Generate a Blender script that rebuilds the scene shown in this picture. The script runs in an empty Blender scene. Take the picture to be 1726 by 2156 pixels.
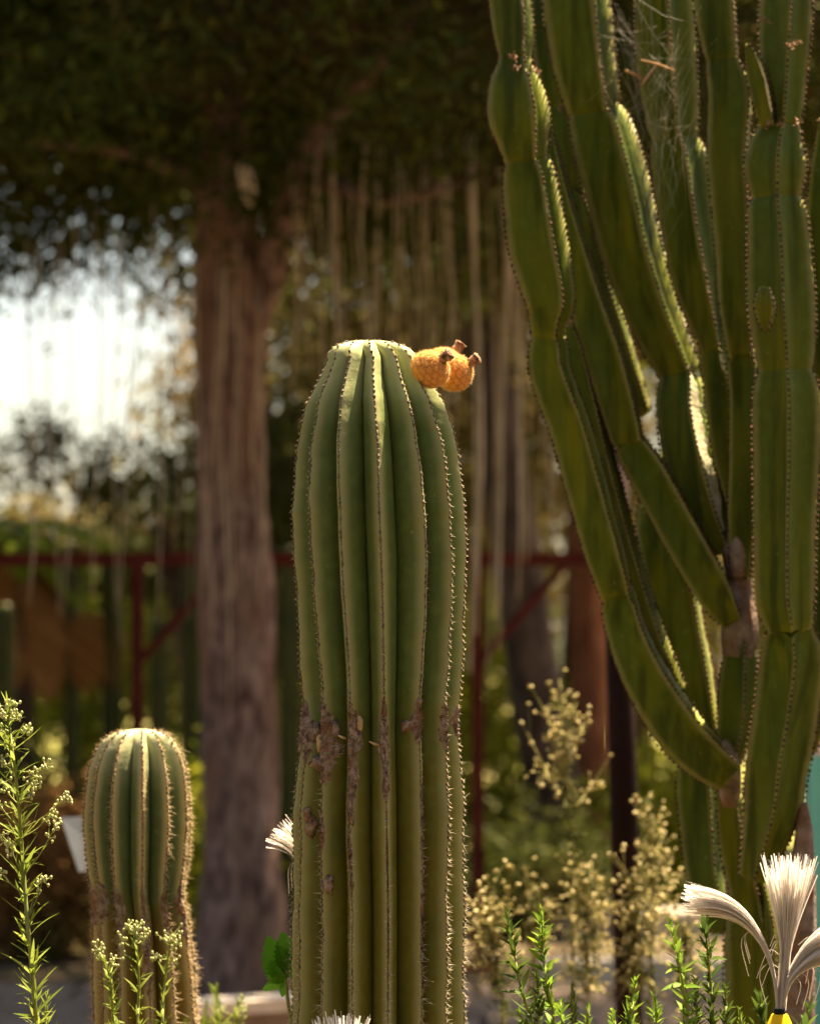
import bpy, math, random
import numpy as np
from mathutils import Vector, Matrix

rad = math.radians
sc = bpy.context.scene
COL = sc.collection
rng = np.random.default_rng(11)
random.seed(5)

# ------------------------------------------------------------------ camera, sky, sun, exposure
CAM = Vector((0.0, 0.0, 1.5))
PITCH = rad(3.0)
FPX = 85.0 / 24.0 * 1726.0            # focal length in pixels of a 1726 x 2156 picture
cam_data = bpy.data.cameras.new('camera')
cam = bpy.data.objects.new('camera', cam_data); COL.objects.link(cam)
cam.location = CAM
cam.rotation_euler = (rad(90) + PITCH, 0, 0)
cam_data.sensor_fit = 'HORIZONTAL'; cam_data.sensor_width = 24.0; cam_data.lens = 85.0
cam_data.clip_start = 0.1; cam_data.clip_end = 2000
cam_data.dof.use_dof = True
cam_data.dof.focus_distance = 4.46
cam_data.dof.aperture_fstop = 3.2
cam_data.dof.aperture_blades = 0
sc.camera = cam

SUN_EL, SUN_AZ = rad(67.5), rad(36.0)      # azimuth clockwise from +Y (the view direction)
world = bpy.data.worlds.new('World'); sc.world = world; world.use_nodes = True
wn = world.node_tree.nodes; wl = world.node_tree.links
bgn = wn['Background']
sky = wn.new('ShaderNodeTexSky'); sky.sky_type = 'NISHITA'; sky.sun_disc = False
sky.sun_elevation = SUN_EL; sky.sun_rotation = SUN_AZ
sky.air_density = 1.0; sky.dust_density = 3.0; sky.ozone_density = 1.0
wl.new(sky.outputs[0], bgn.inputs[0]); bgn.inputs[1].default_value = 0.05
sun_d = bpy.data.lights.new('sun', 'SUN'); sun_d.energy = 5.0; sun_d.angle = rad(0.5); sun_d.color = (1.0, 0.88, 0.70)
sun = bpy.data.objects.new('sun', sun_d); COL.objects.link(sun)
sdir = Vector((math.cos(SUN_EL) * math.sin(SUN_AZ), math.cos(SUN_EL) * math.cos(SUN_AZ), math.sin(SUN_EL)))
sun.rotation_euler = sdir.to_track_quat('Z', 'Y').to_euler(); sun.location = (3, 8, 12)
vs = sc.view_settings
vs.view_transform = 'Standard'; vs.look = 'None'; vs.gamma = 1.0; vs.use_curve_mapping = False
vs.exposure = 2.6
vs.use_white_balance = True; vs.white_balance_temperature = 8000; vs.white_balance_tint = 8
cy = sc.cycles
cy.max_bounces = 6; cy.diffuse_bounces = 3; cy.glossy_bounces = 2; cy.transmission_bounces = 3; cy.transparent_max_bounces = 4
cy.sample_clamp_indirect = 6.0; cy.caustics_reflective = False; cy.caustics_refractive = False

# ------------------------------------------------------------------ pixel -> world
def P(x, y, d):
    a = (x - 863.0) / FPX; b = (1078.0 - y) / FPX
    dv = Vector((a, math.cos(PITCH) - b * math.sin(PITCH), math.sin(PITCH) + b * math.cos(PITCH)))
    return CAM + dv * (d / dv.y)
def ppm(d): return FPX / d
def ygr(z, d): return 1398.0 + (1.5 - z) * FPX / d
def V3(p): return np.array((p[0], p[1], p[2]), float)
BED = 0.3

# ------------------------------------------------------------------ object helpers
BASE = {}
def tag(o, label=None, cat=None, group=None, kind=None):
    if label: o['label'] = label
    if cat: o['category'] = cat
    if group: o['group'] = group
    if kind: o['kind'] = kind
    return o
def thing(name, label, cat, loc, group=None):
    o = bpy.data.objects.new(name, None); COL.objects.link(o)
    o.empty_display_size = 0.1
    o.location = loc; BASE[o.name] = V3(loc)
    return tag(o, label, cat, group)
def root_of(o):
    while o.parent: o = o.parent
    return o
def mesh_data(name, V, F, smooth=True, attrs=None):
    me = bpy.data.meshes.new(name)
    if isinstance(F, np.ndarray):
        n = len(F); k = F.shape[1]
        me.vertices.add(len(V)); me.vertices.foreach_set('co', np.asarray(V, np.float32).ravel())
        me.loops.add(n * k); me.loops.foreach_set('vertex_index', F.astype(np.int32).ravel())
        me.polygons.add(n); me.polygons.foreach_set('loop_start', np.arange(0, n * k, k, dtype=np.int32))
        me.update(calc_edges=True); me.validate()
    else:
        me.from_pydata([tuple(v) for v in V], [], F)
    if smooth: me.polygons.foreach_set('use_smooth', np.ones(len(me.polygons), bool))
    for an, av in (attrs or {}).items():
        at = me.attributes.new(an, 'FLOAT', 'POINT'); at.data.foreach_set('value', np.asarray(av, np.float32))
    me.update()
    return me
def mk(name, V, F, mat, parent=None, smooth=True, attrs=None, kind=None):
    V = np.asarray(V, float)
    if parent is not None: V = V - BASE[root_of(parent).name]
    me = mesh_data(name, V, F, smooth, attrs)
    me.materials.append(mat)
    o = bpy.data.objects.new(name, me); COL.objects.link(o)
    if parent is not None: o.parent = parent
    if kind: o['kind'] = kind
    return o
def struct(name, V, F, mat, smooth=False):
    return mk(name, V, F, mat, None, smooth, kind='structure')

class G:
    def __init__(s): s.V = []; s.F = []; s.A = []
    def add(s, V, F, a=0.0):
        o = len(s.V); s.V.extend([tuple(v) for v in V]); s.F.extend([tuple(i + o for i in f) for f in F])
        s.A.extend([a] * len(V)); return s
    def tube(s, pts, rr, n=6, a=0.0, cap=True):
        V, F = tube(pts, rr, n, cap); return s.add(V, F, a)
    def box(s, x0, x1, y0, y1, z0, z1, a=0.0):
        V = [(x, y, z) for x in (x0, x1) for y in (y0, y1) for z in (z0, z1)]
        F = [(0, 1, 3, 2), (4, 6, 7, 5), (0, 4, 5, 1), (2, 3, 7, 6), (0, 2, 6, 4), (1, 5, 7, 3)]
        return s.add(V, F, a)
    def mk(s, name, mat, parent=None, smooth=True, kind=None, attr=None):
        return mk(name, s.V, s.F, mat, parent, smooth, {attr: s.A} if attr else None, kind)
def frame(t):
    t = t / (np.linalg.norm(t) + 1e-12)
    u = np.cross(t, (0, 0, 1.0)) if abs(t[2]) < 0.9 else np.cross(t, (0, 1.0, 0))
    u /= np.linalg.norm(u); return t, u, np.cross(t, u)
def tube(pts, rr, n=6, cap=True):
    pts = [V3(p) for p in pts]; m = len(pts)
    if np.isscalar(rr): rr = [rr] * m
    V = []; F = []
    u0 = None
    for i, p in enumerate(pts):
        t = pts[min(i + 1, m - 1)] - pts[max(i - 1, 0)]
        t, u, w = frame(t)
        if u0 is not None:
            u = u0 - t * np.dot(u0, t); u /= np.linalg.norm(u); w = np.cross(t, u)
        u0 = u
        for k in range(n):
            a = 2 * math.pi * k / n
            V.append(p + rr[i] * (math.cos(a) * u + math.sin(a) * w))
    for i in range(m - 1):
        for k in range(n):
            F.append((i * n + k, i * n + (k + 1) % n, (i + 1) * n + (k + 1) % n, (i + 1) * n + k))
    if cap: F.append(tuple(range(n - 1, -1, -1))); F.append(tuple((m - 1) * n + k for k in range(n)))
    return V, F
def smooth_path(pts, n):
    """Catmull-Rom through rows of numbers, n samples."""
    p = np.asarray(pts, float); p = np.vstack([2 * p[0] - p[1], p, 2 * p[-1] - p[-2]])
    m = len(p) - 3; out = []
    for k in range(n):
        s = k / (n - 1) * m; i = min(int(s), m - 1); t = s - i
        a, b, c, d = p[i], p[i + 1], p[i + 2], p[i + 3]
        out.append(0.5 * (2 * b + (c - a) * t + (2 * a - 5 * b + 4 * c - d) * t * t + (3 * b - 3 * c + d - a) * t ** 3))
    return np.array(out)
def blob(c, r, seed=0, n=7, amp=0.25):
    """lumpy closed ellipsoid"""
    V = []; F = []; m = n * 2; ph = np.random.default_rng(seed).uniform(0, 6, 6)
    for i in range(1, n):
        th = math.pi * i / n
        for k in range(m):
            a = 2 * math.pi * k / m
            q = 1 + amp * (math.sin(3 * a + ph[0] + 2 * th) * 0.4 + math.sin(5 * th + ph[1] + a) * 0.4 + math.sin(7 * a - 4 * th + ph[2]) * 0.3)
            V.append((c[0] + r[0] * q * math.sin(th) * math.cos(a), c[1] + r[1] * q * math.sin(th) * math.sin(a), c[2] + r[2] * q * math.cos(th)))
    top = len(V); V.append((c[0], c[1], c[2] + r[2])); V.append((c[0], c[1], c[2] - r[2]))
    for i in range(n - 2):
        for k in range(m):
            F.append((i * m + k, (i + 1) * m + k, (i + 1) * m + (k + 1) % m, i * m + (k + 1) % m))
    for k in range(m):
        F.append((top, k, (k + 1) % m)); F.append((top + 1, (n - 2) * m + (k + 1) % m, (n - 2) * m + k))
    return V, F

# ------------------------------------------------------------------ materials
def material(name, c1, c2=None, scale=12, rough=0.6, bump=0.0, bscale=60, attr=None, trans=0.0, tcol=None,
             stretch=(1, 1, 1), c3=None, scale3=2.5, rnd=False, spec=0.07, detail=5, lo=0.35, hi=0.65):
    m = bpy.data.materials.new(name); m.use_nodes = True
    nt = m.node_tree; N = nt.nodes; L = nt.links
    b = N['Principled BSDF']; out = N['Material Output']
    b.inputs['Roughness'].default_value = rough
    b.inputs['Specular IOR Level'].default_value = spec
    tc = N.new('ShaderNodeTexCoord'); mp = N.new('ShaderNodeMapping'); mp.inputs['Scale'].default_value = stretch
    L.new(tc.outputs['Object'], mp.inputs['Vector'])
    def noise(s, d=detail):
        n = N.new('ShaderNodeTexNoise'); n.inputs['Scale'].default_value = s; n.inputs['Detail'].default_value = d
        L.new(mp.outputs[0], n.inputs['Vector']); return n
    def mixc(fac, a, bb):
        mx = N.new('ShaderNodeMix'); mx.data_type = 'RGBA'
        if hasattr(fac, 'is_linked') or hasattr(fac, 'links'): L.new(fac, mx.inputs[0])
        else: mx.inputs[0].default_value = fac
        for s, v in ((mx.inputs[6], a), (mx.inputs[7], bb)):
            if isinstance(v, tuple): s.default_value = (*v, 1)
            else: L.new(v, s)
        return mx.outputs[2]
    def ramp(f, a=lo, bb=hi):
        r = N.new('ShaderNodeMapRange'); r.inputs[1].default_value = a; r.inputs[2].default_value = bb
        L.new(f, r.inputs[0]); return r.outputs[0]
    c2 = c2 or c1
    if attr:
        at = N.new('ShaderNodeAttribute'); at.attribute_name = attr; f = at.outputs['Fac']
    elif rnd:
        oi = N.new('ShaderNodeObjectInfo'); f = oi.outputs['Random']
    else:
        f = ramp(noise(scale).outputs[0])
    col = mixc(f, c1, c2)
    if c3: col = mixc(ramp(noise(scale3).outputs[0], 0.48, 0.68), col, c3)
    L.new(col, b.inputs['Base Color'])
    if bump:
        bn = N.new('ShaderNodeBump'); bn.inputs['Strength'].default_value = bump; bn.inputs['Distance'].default_value = 0.01
        L.new(noise(bscale, 6).outputs[0], bn.inputs['Height']); L.new(bn.outputs[0], b.inputs['Normal'])
    if trans:
        tr = N.new('ShaderNodeBsdfTranslucent')
        if tcol: tr.inputs[0].default_value = (*tcol, 1)
        else: L.new(col, tr.inputs[0])
        ms = N.new('ShaderNodeMixShader'); ms.inputs[0].default_value = trans
        L.new(b.outputs[0], ms.inputs[1]); L.new(tr.outputs[0], ms.inputs[2]); L.new(ms.outputs[0], out.inputs[0])
    m['_mix'] = 0
    return m

def skin_material(name, green, old, pale, brown, crest_w, pale_amt, streak=0.0, spec=0.2):
    """cactus skin: 'across' = 0 on the crest .. 1 in the groove, 'age' = 0 at the tip .. 1 at the base"""
    m = bpy.data.materials.new(name); m.use_nodes = True
    nt = m.node_tree; N = nt.nodes; L = nt.links
    b = N['Principled BSDF']; b.inputs['Roughness'].default_value = 0.52; b.inputs['Specular IOR Level'].default_value = spec
    def at(n):
        a = N.new('ShaderNodeAttribute'); a.attribute_name = n; return a.outputs['Fac']
    tc = N.new('ShaderNodeTexCoord')
    def noise(s, stretch=(1, 1, 1), d=5):
        mp = N.new('ShaderNodeMapping'); mp.inputs['Scale'].default_value = stretch
        L.new(tc.outputs['Object'], mp.inputs[0])
        n = N.new('ShaderNodeTexNoise'); n.inputs['Scale'].default_value = s; n.inputs['Detail'].default_value = d
        L.new(mp.outputs[0], n.inputs[0]); return n.outputs[0]
    def rng_(f, a, bb, c=0.0, d=1.0):
        r = N.new('ShaderNodeMapRange'); r.interpolation_type = 'SMOOTHSTEP'
        for i, v in enumerate((a, bb, c, d)): r.inputs[1 + i].default_value = v
        L.new(f, r.inputs[0]); return r.outputs[0]
    def math_(op, a, bb):
        q = N.new('ShaderNodeMath'); q.operation = op
        for i, v in enumerate((a, bb)):
            if isinstance(v, (int, float)): q.inputs[i].default_value = v
            else: L.new(v, q.inputs[i])
        return q.outputs[0]
    def mix(f, a, bb):
        mx = N.new('ShaderNodeMix'); mx.data_type = 'RGBA'
        if isinstance(f, (int, float)): mx.inputs[0].default_value = f
        else: L.new(f, mx.inputs[0])
        for s, v in ((mx.inputs[6], a), (mx.inputs[7], bb)):
            if isinstance(v, tuple): s.default_value = (*v, 1)
            else: L.new(v, s)
        return mx.outputs[2]
    ac, ag = at('across'), at('age')
    n1 = noise(14, (1, 1, 0.35))
    col = mix(math_('MULTIPLY', rng_(math_('ADD', ag, math_('MULTIPLY', math_('SUBTRACT', n1, 0.5), 0.7)), 0.25, 0.8), 0.9), green, old)
    col = mix(math_('MULTIPLY', rng_(noise(45), 0.4, 0.75), 0.35), col, tuple(c * 1.7 for c in green))
    if streak:
        col = mix(math_('MULTIPLY', rng_(noise(34, (1, 1, 0.07), 3), 0.42, 0.66), streak), col, tuple(c * .42 for c in green))
        col = mix(math_('MULTIPLY', rng_(noise(26, (1, 1, 0.1), 3), 0.55, 0.75), streak * .8), col, tuple(c * 1.35 for c in old))
    else:
        col = mix(math_('MULTIPLY', rng_(noise(9, (1, 1, 0.8)), 0.5, 0.7), .35), col, tuple(c * .6 for c in green))
    # thin waxy flecks and grazes
    col = mix(math_('MULTIPLY', rng_(noise(160, (1, 1, 0.5)), 0.68, 0.75), 0.35), col, (0.33, 0.3, 0.2))
    # paler towards the crest, with sun rim light mixed into the colour, brown felt line on the crest itself
    col = mix(math_('MULTIPLY', rng_(ac, 0.5, 0.05), pale_amt), col, pale)
    col = mix(math_('MULTIPLY', rng_(ag, .0, -.5), .6), col, tuple(min(.5, c * 1.5) for c in pale))  # cream crown: waxy tip plus sunlight put into the colour
    n2 = noise(120)
    col = mix(math_('MULTIPLY', rng_(math_('ADD', ac, math_('MULTIPLY', math_('SUBTRACT', n2, 0.5), crest_w * 1.6)), crest_w, crest_w * 0.35), 0.85), col, brown)
    L.new(col, b.inputs['Base Color'])
    bn = N.new('ShaderNodeBump'); bn.inputs['Strength'].default_value = 0.25; bn.inputs['Distance'].default_value = 0.004
    L.new(math_('ADD', noise(70), math_('MULTIPLY', noise(18, (1, 1, 0.6)), 1.5)), bn.inputs['Height']); L.new(bn.outputs[0], b.inputs['Normal'])
    return m

M = {}
M['skin'] = skin_material('cactus_skin', (0.086, 0.118, 0.031), (0.142, 0.112, 0.015), (0.36, 0.34, 0.16), (0.12, 0.068, 0.045), 0.05, 0.65)
M['skin_small'] = skin_material('young_cactus_skin', (0.092, 0.120, 0.045), (0.20, 0.115, 0.02), (0.52, 0.40, 0.20), (0.16, 0.09, 0.05), 0.05, 0.75)
M['skin_far'] = skin_material('far_cactus_skin', (0.028, 0.045, 0.010), (0.07, 0.07, 0.015), (0.12, 0.12, 0.04), (0.12, 0.10, 0.05), 0.05, 0.3)
M['areole'] = material('areole_felt', (0.06, 0.034, 0.024), (0.26, 0.19, 0.14), scale=260, rough=0.9)
M['spine'] = material('spine', (0.42, 0.34, 0.25), (0.70, 0.62, 0.48), scale=90, rough=0.5, trans=0.25)
M['spine_pale'] = material('pale_spine', (0.52, 0.38, 0.22), (0.66, 0.52, 0.34), scale=90, rough=0.5, trans=0.3)
M['cork'] = material('corky_scar', (0.12, 0.068, 0.05), (0.44, 0.32, 0.26), scale=95, rough=0.95, bump=0.9, bscale=170, c3=(0.24, 0.11, 0.06), scale3=30, spec=0.1)
M['callus'] = material('pale_callus', (0.42, 0.27, 0.13), (0.55, 0.42, 0.24), scale=60, rough=0.9, bump=0.5, bscale=150, spec=0.1)
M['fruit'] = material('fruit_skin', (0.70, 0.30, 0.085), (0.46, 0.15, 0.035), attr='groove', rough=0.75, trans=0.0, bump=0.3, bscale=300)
M['fuzz'] = material('fruit_fuzz', (0.78, 0.58, 0.32), (0.85, 0.74, 0.52), scale=80, rough=0.8, trans=0.6)
M['dried'] = material('dried_flower', (0.10, 0.04, 0.025), (0.48, 0.30, 0.2), scale=130, rough=0.95, bump=0.6, bscale=260)
M['euph'] = skin_material('euphorbia_skin', (0.058, 0.086, 0.013), (0.118, 0.114, 0.009), (0.34, 0.32, 0.13), (0.34, 0.28, 0.15), 0.08, 0.8, 0.75, 0.08)
M['ebark'] = material('euphorbia_bark', (0.13, 0.09, 0.075), (0.27, 0.20, 0.17), scale=40, rough=0.95, bump=0.8, bscale=90, c3=(0.17, 0.075, 0.035), scale3=14, spec=0.1)
M['margin'] = material('dried_pale_margin', (0.50, 0.45, 0.27), (0.74, 0.68, 0.48), scale=40, rough=0.7, bump=0.4, bscale=120)  # cream that paints sunlight onto the euphorbia stems
M['edot'] = material('euphorbia_thorn', (0.035, 0.02, 0.015), (0.10, 0.05, 0.035), scale=80, rough=0.8)
M['bark'] = material('pine_bark', (0.085, 0.044, 0.036), (0.30, 0.19, 0.155), scale=20, rough=0.95, bump=1.0, bscale=22, stretch=(1, 1, 0.4), c3=(0.19, 0.10, 0.065), scale3=5, spec=0.1)
M['bark_red'] = material('pine_bark_red', (0.14, 0.045, 0.022), (0.28, 0.11, 0.06), scale=16, rough=0.95, bump=1.0, bscale=16, stretch=(1, 1, 0.25), spec=0.1)
M['bark_dark'] = material('dark_bark', (0.04, 0.027, 0.022), (0.12, 0.08, 0.06), scale=14, rough=0.95, bump=1.0, bscale=16, stretch=(1, 1, 0.25), spec=0.1)
M['wood_cut'] = material('pale_split_wood', (0.75, 0.6, 0.45), (0.85, 0.72, 0.58), scale=30, rough=0.8, stretch=(1, 1, 0.2))
M['pine'] = material('pine_needles', (0.012, 0.018, 0.003), (0.065, 0.075, 0.010), attr='lv', rough=0.8, trans=0.2, c3=(0.075, 0.04, 0.014), scale3=0.8)
M['leaf_far'] = material('far_leaves', (0.03, 0.042, 0.009), (0.075, 0.08, 0.018), attr='lv', rough=0.7, trans=0.3, c3=(0.07, 0.05, 0.02), scale3=0.7)
M['leaf_dull'] = material('dull_leaves', (0.085, 0.075, 0.024), (0.19, 0.155, 0.055), attr='lv', rough=0.7, trans=0.45, c3=(0.20, 0.13, 0.065), scale3=0.9)
M['leaf_lime'] = material('lime_leaves', (0.16, 0.20, 0.020), (0.32, 0.31, 0.035), attr='lv', rough=0.6, trans=0.45)
M['leaf_brown'] = material('brown_leaves', (0.12, 0.06, 0.025), (0.26, 0.13, 0.045), attr='lv', rough=0.8, trans=0.3, c3=(0.10, 0.10, 0.03), scale3=2)
M['palm'] = material('palm_leaf', (0.12, 0.20, 0.02), (0.24, 0.28, 0.03), attr='lv', rough=0.5, trans=0.4)
M['palm_dead'] = material('dead_palm_leaf', (0.28, 0.12, 0.04), (0.42, 0.22, 0.09), attr='lv', rough=0.8, trans=0.3)
M['vine'] = material('dry_vine', (0.34, 0.25, 0.17), (0.52, 0.41, 0.29), scale=9, rough=0.9, trans=0.0)
M['red_steel'] = material('red_painted_steel', (0.075, 0.012, 0.009), (0.12, 0.022, 0.015), scale=6, rough=0.55, bump=0.1, bscale=40)
M['dark_steel'] = material('dark_brown_steel', (0.010, 0.004, 0.003), (0.018, 0.007, 0.005), scale=6, rough=0.85, spec=0.08)
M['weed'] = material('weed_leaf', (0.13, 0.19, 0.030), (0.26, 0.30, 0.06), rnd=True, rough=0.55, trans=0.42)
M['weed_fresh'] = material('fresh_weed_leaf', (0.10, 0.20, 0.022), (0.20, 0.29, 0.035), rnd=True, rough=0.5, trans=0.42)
M['weed_dark'] = material('shaded_weed_leaf', (0.045, 0.085, 0.016), (0.09, 0.13, 0.025), rnd=True, rough=0.55, trans=0.35)  # darker copy of the weed leaf, weaker light put into its colour
M['weed_stem'] = material('weed_stem', (0.17, 0.20, 0.06), (0.24, 0.24, 0.08), scale=30, rough=0.6)
M['bud'] = material('weed_bud', (0.36, 0.40, 0.17), (0.55, 0.55, 0.30), scale=180, rough=0.7, trans=0.2)
M['dry_flower'] = material('dry_flower_head', (0.38, 0.31, 0.12), (0.68, 0.58, 0.34), rnd=True, rough=0.9, trans=0.3)
M['dry_stem'] = material('dry_weed_stem', (0.16, 0.15, 0.05), (0.25, 0.21, 0.08), scale=20, rough=0.8)
M['nettle'] = material('broad_leaf', (0.07, 0.22, 0.02), (0.13, 0.32, 0.035), rnd=True, rough=0.4, trans=0.4)
M['fibre'] = material('white_fibre', (0.70, 0.62, 0.56), (0.90, 0.87, 0.84), attr='lv', rough=0.35, trans=0.55)
M['yellow'] = material('yellow_plastic', (0.72, 0.43, 0.02), (0.75, 0.47, 0.03), scale=10, rough=0.45)
M['black'] = material('black_plastic', (0.008, 0.008, 0.008), (0.015, 0.014, 0.014), scale=10, rough=0.5)
M['soil'] = material('soil', (0.045, 0.032, 0.022), (0.11, 0.08, 0.055), scale=9, rough=1.0, bump=0.8, bscale=25, c3=(0.08, 0.075, 0.03), scale3=1.5, spec=0.05)
M['grass_far'] = material('sunlit_grass', (0.13, 0.135, 0.03), (0.22, 0.20, 0.06), scale=3, rough=1.0, c3=(0.30, 0.24, 0.12), scale3=0.4, spec=0.05)
M['paving'] = material('paving', (0.14, 0.098, 0.07), (0.21, 0.152, 0.115), scale=6, rough=0.9, bump=0.3, bscale=60, spec=0.2)
M['stone'] = material('kerb_stone', (0.42, 0.35, 0.29), (0.55, 0.47, 0.39), scale=12, rough=0.9, bump=0.4, bscale=60, spec=0.2)
M['teal'] = material('teal_paint', (0.10, 0.36, 0.31), (0.13, 0.42, 0.36), scale=4, rough=0.5)
M['render'] = material('pale_render', (0.48, 0.40, 0.36), (0.56, 0.47, 0.42), scale=5, rough=0.9)
M['plaque'] = material('grey_plaque', (0.10, 0.11, 0.125), (0.13, 0.14, 0.155), scale=9, rough=0.4)
M['web'] = material('cobweb_silk', (0.75, 0.72, 0.66), (0.8, 0.78, 0.74), scale=9, rough=0.4, trans=0.5)
M['twig'] = material('twig', (0.34, 0.18, 0.09), (0.48, 0.29, 0.16), scale=60, rough=0.8)

# ------------------------------------------------------------------ the setting
struct('ground', [(-400, -60, 0), (400, -60, 0), (400, 900, 0), (-400, 900, 0)], [(0, 1, 2, 3)], M['soil'])
struct('lawn', [(-120, 19.5, .004), (120, 19.5, .004), (120, 260, .004), (-120, 260, .004)], [(0, 1, 2, 3)], M['grass_far'])
# paved path crossing behind the planting bed: slabs with open joints
path = struct('path', [(-12, 7.4, .004), (12, 7.4, .004), (12, 13.55, .004), (-12, 13.55, .004)], [(0, 1, 2, 3)], M['soil'])
slab_me = None
sx, sy = 0.6, 0.6
for j in range(12):
    for i in range(-6, 8):
        x0 = i * sx + (0.3 if j % 2 else 0); y0 = 7.42 + j * sy
        if y0 + sy > 13.58: continue
        if slab_me is None:
            g = G(); e = 0.012; s2 = sx / 2 - 0.006
            g.V = [(-s2, -s2, 0), (s2, -s2, 0), (s2, s2, 0), (-s2, s2, 0), (-s2 + e, -s2 + e, .03), (s2 - e, -s2 + e, .03), (s2 - e, s2 - e, .03), (-s2 + e, s2 - e, .03)]
            g.F = [(4, 5, 6, 7), (0, 1, 5, 4), (1, 2, 6, 5), (2, 3, 7, 6), (3, 0, 4, 7)]
            slab_me = mesh_data('paving_slab', g.V, g.F, False); slab_me.materials.append(M['paving'])
        o = bpy.data.objects.new('paving_slab', slab_me); COL.objects.link(o); o.parent = path
        o.location = (x0 + sx / 2, y0 + sy / 2, 0.006 + random.uniform(0, .004)); o.rotation_euler = (random.gauss(0, .002), random.gauss(0, .002), random.gauss(0, .004))
# raised planting bed with uneven soil
nx, ny = 50, 24
bv = []; bf = []
for j in range(ny):
    for i in range(nx):
        x = -5 + 10 * i / (nx - 1); y = 2.9 + 4.1 * j / (ny - 1)
        edge = min(1, min(i, nx - 1 - i, j, ny - 1 - j) / 1.5)
        bv.append((x, y, BED * edge + 0.02 * edge * math.sin(3 * x + 2 * y) * math.cos(4 * y - x) * 0.6 + (0.008 if edge == 0 else 0)))
for j in range(ny - 1):
    for i in range(nx - 1):
        bf.append((j * nx + i, j * nx + i + 1, (j + 1) * nx + i + 1, (j + 1) * nx + i))
struct('planting_bed', bv, bf, M['soil'], True)

def kerb(name, label, x0, x1, y, z0, z1, th, seg, slant=0.0, group=None):
    r = thing(name, label, 'kerb', ((x0 + x1) / 2, y, 0), group)
    n = max(1, round((x1 - x0) / seg)); w = (x1 - x0) / n
    for i in range(n):
        a, b = x0 + i * w + .006, x0 + (i + 1) * w - .006
        ya, yb = y + slant * (a - x0), y + slant * (b - x0)
        e = .012; dz = random.uniform(-.006, .006)
        V = [(a, ya, z0), (b, yb, z0), (b, yb + th, z0), (a, ya + th, z0),
             (a, ya, z1 - e + dz), (b, yb, z1 - e + dz), (b, yb + th, z1 - e + dz), (a, ya + th, z1 - e + dz),
             (a + e, ya + e, z1 + dz), (b - e, yb + e, z1 + dz), (b - e, yb + th - e, z1 + dz), (a + e, ya + th - e, z1 + dz)]
        F = [(0, 1, 5, 4), (1, 2, 6, 5), (2, 3, 7, 6), (3, 0, 4, 7), (4, 5, 9, 8), (5, 6, 10, 9), (6, 7, 11, 10), (7, 4, 8, 11), (8, 9, 10, 11)]
        mk('kerb_stone', V, F, M['stone'], r, False)
    return r
kerb('stone_kerb', 'pale stone kerb along the far edge of the paved path', P(1130, 1400, 13.57).x, 5, 13.57, 0, 0.13, .16, 0.5)
kerb('stone_kerb', 'pale stone kerb by the lawn behind the leaning trunk', P(1140, 1400, 15.96).x, 5, 15.96, 0, 0.15, .16, 0.5)
# low bench wall seen left of the tall cactus
r = thing('bench_wall', 'low grey rendered wall with pale coping behind the tall cactus', 'wall', (-0.9, 9.0, 0))
x0, x1 = -0.66, 0.03
V = []
for z in (0, .42):
    V += [(x0, 8.95, z), (x1, 9.3, z), (x1, 9.45, z), (x0, 9.1, z)]
mk('wall_body', V, [(0, 1, 5, 4), (1, 2, 6, 5), (2, 3, 7, 6), (3, 0, 4, 7), (4, 5, 6, 7)], M['paving'], r, False)
nc = 2
for i in range(nc):
    fa, fb = i / nc + .004, (i + 1) / nc - .004
    xa, xb = x0 - .02 + (x1 - x0 + .04) * fa, x0 - .02 + (x1 - x0 + .04) * fb
    ya, yb = 8.92 + .35 * fa, 8.92 + .35 * fb
    V = []
    for z in (.4225, .462): V += [(xa, ya, z), (xb, yb, z), (xb, yb + .2, z), (xa, ya + .2, z)]
    mk('coping_stone', V, [(0, 1, 5, 4), (1, 2, 6, 5), (2, 3, 7, 6), (3, 0, 4, 7), (4, 5, 6, 7), (3, 2, 1, 0)], M['stone'], r, False)

# painted wall at the right
wx = P(1702, 1590, 10).x
r = thing('painted_wall', 'teal painted wall with pale upper band behind the branching euphorbia', 'wall', (wx + 1, 10, 0))
zt = P(0, 1592, 10).z
g = G(); g.box(wx, wx + 2.4, 10, 10.16, 0, zt); g.mk('teal_base', M['teal'], r, False)
g = G(); g.box(wx + .004, wx + 2.4, 10.004, 10.156, zt + .002, 2.3); g.mk('pale_band', M['render'], r, False)
g = G(); g.box(wx - .02, wx + 2.42, 9.97, 10.19, 2.302, 2.36); g.mk('coping', M['stone'], r, False)

# red steel frame
yF = 14.3
r = thing('red_steel_frame', 'dark red steel frame with slanted braces behind the pine trunk', 'frame', (P(290, 1200, yF).x, yF, 0))
zb0, zb1 = P(0, 1192, yF).z, P(0, 1164, yF).z
g = G(); g.box(-4.2, P(1300, 1100, yF).x, yF - .035, yF + .035, zb0, zb1); g.mk('beam', M['red_steel'], r, False)
for px in (290, 1005, -420):
    x = P(px, 1200, yF).x; hw = .029
    g = G(); g.box(x - hw, x + hw, yF - .029, yF + .029, 0, zb0 - .001); g.mk('post', M['red_steel'], r, False)
    g = G(); g.box(x - .09, x + .09, yF - .09, yF + .09, .004, .02); g.mk('foot_plate', M['red_steel'], r, False)
    z0 = zb0 - 0.46
    g = G(); g.tube([(x + .02, yF, z0), (x + .43, yF, zb0 + .005)], .024, 6); g.mk('brace', M['red_steel'], r, False)
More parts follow.
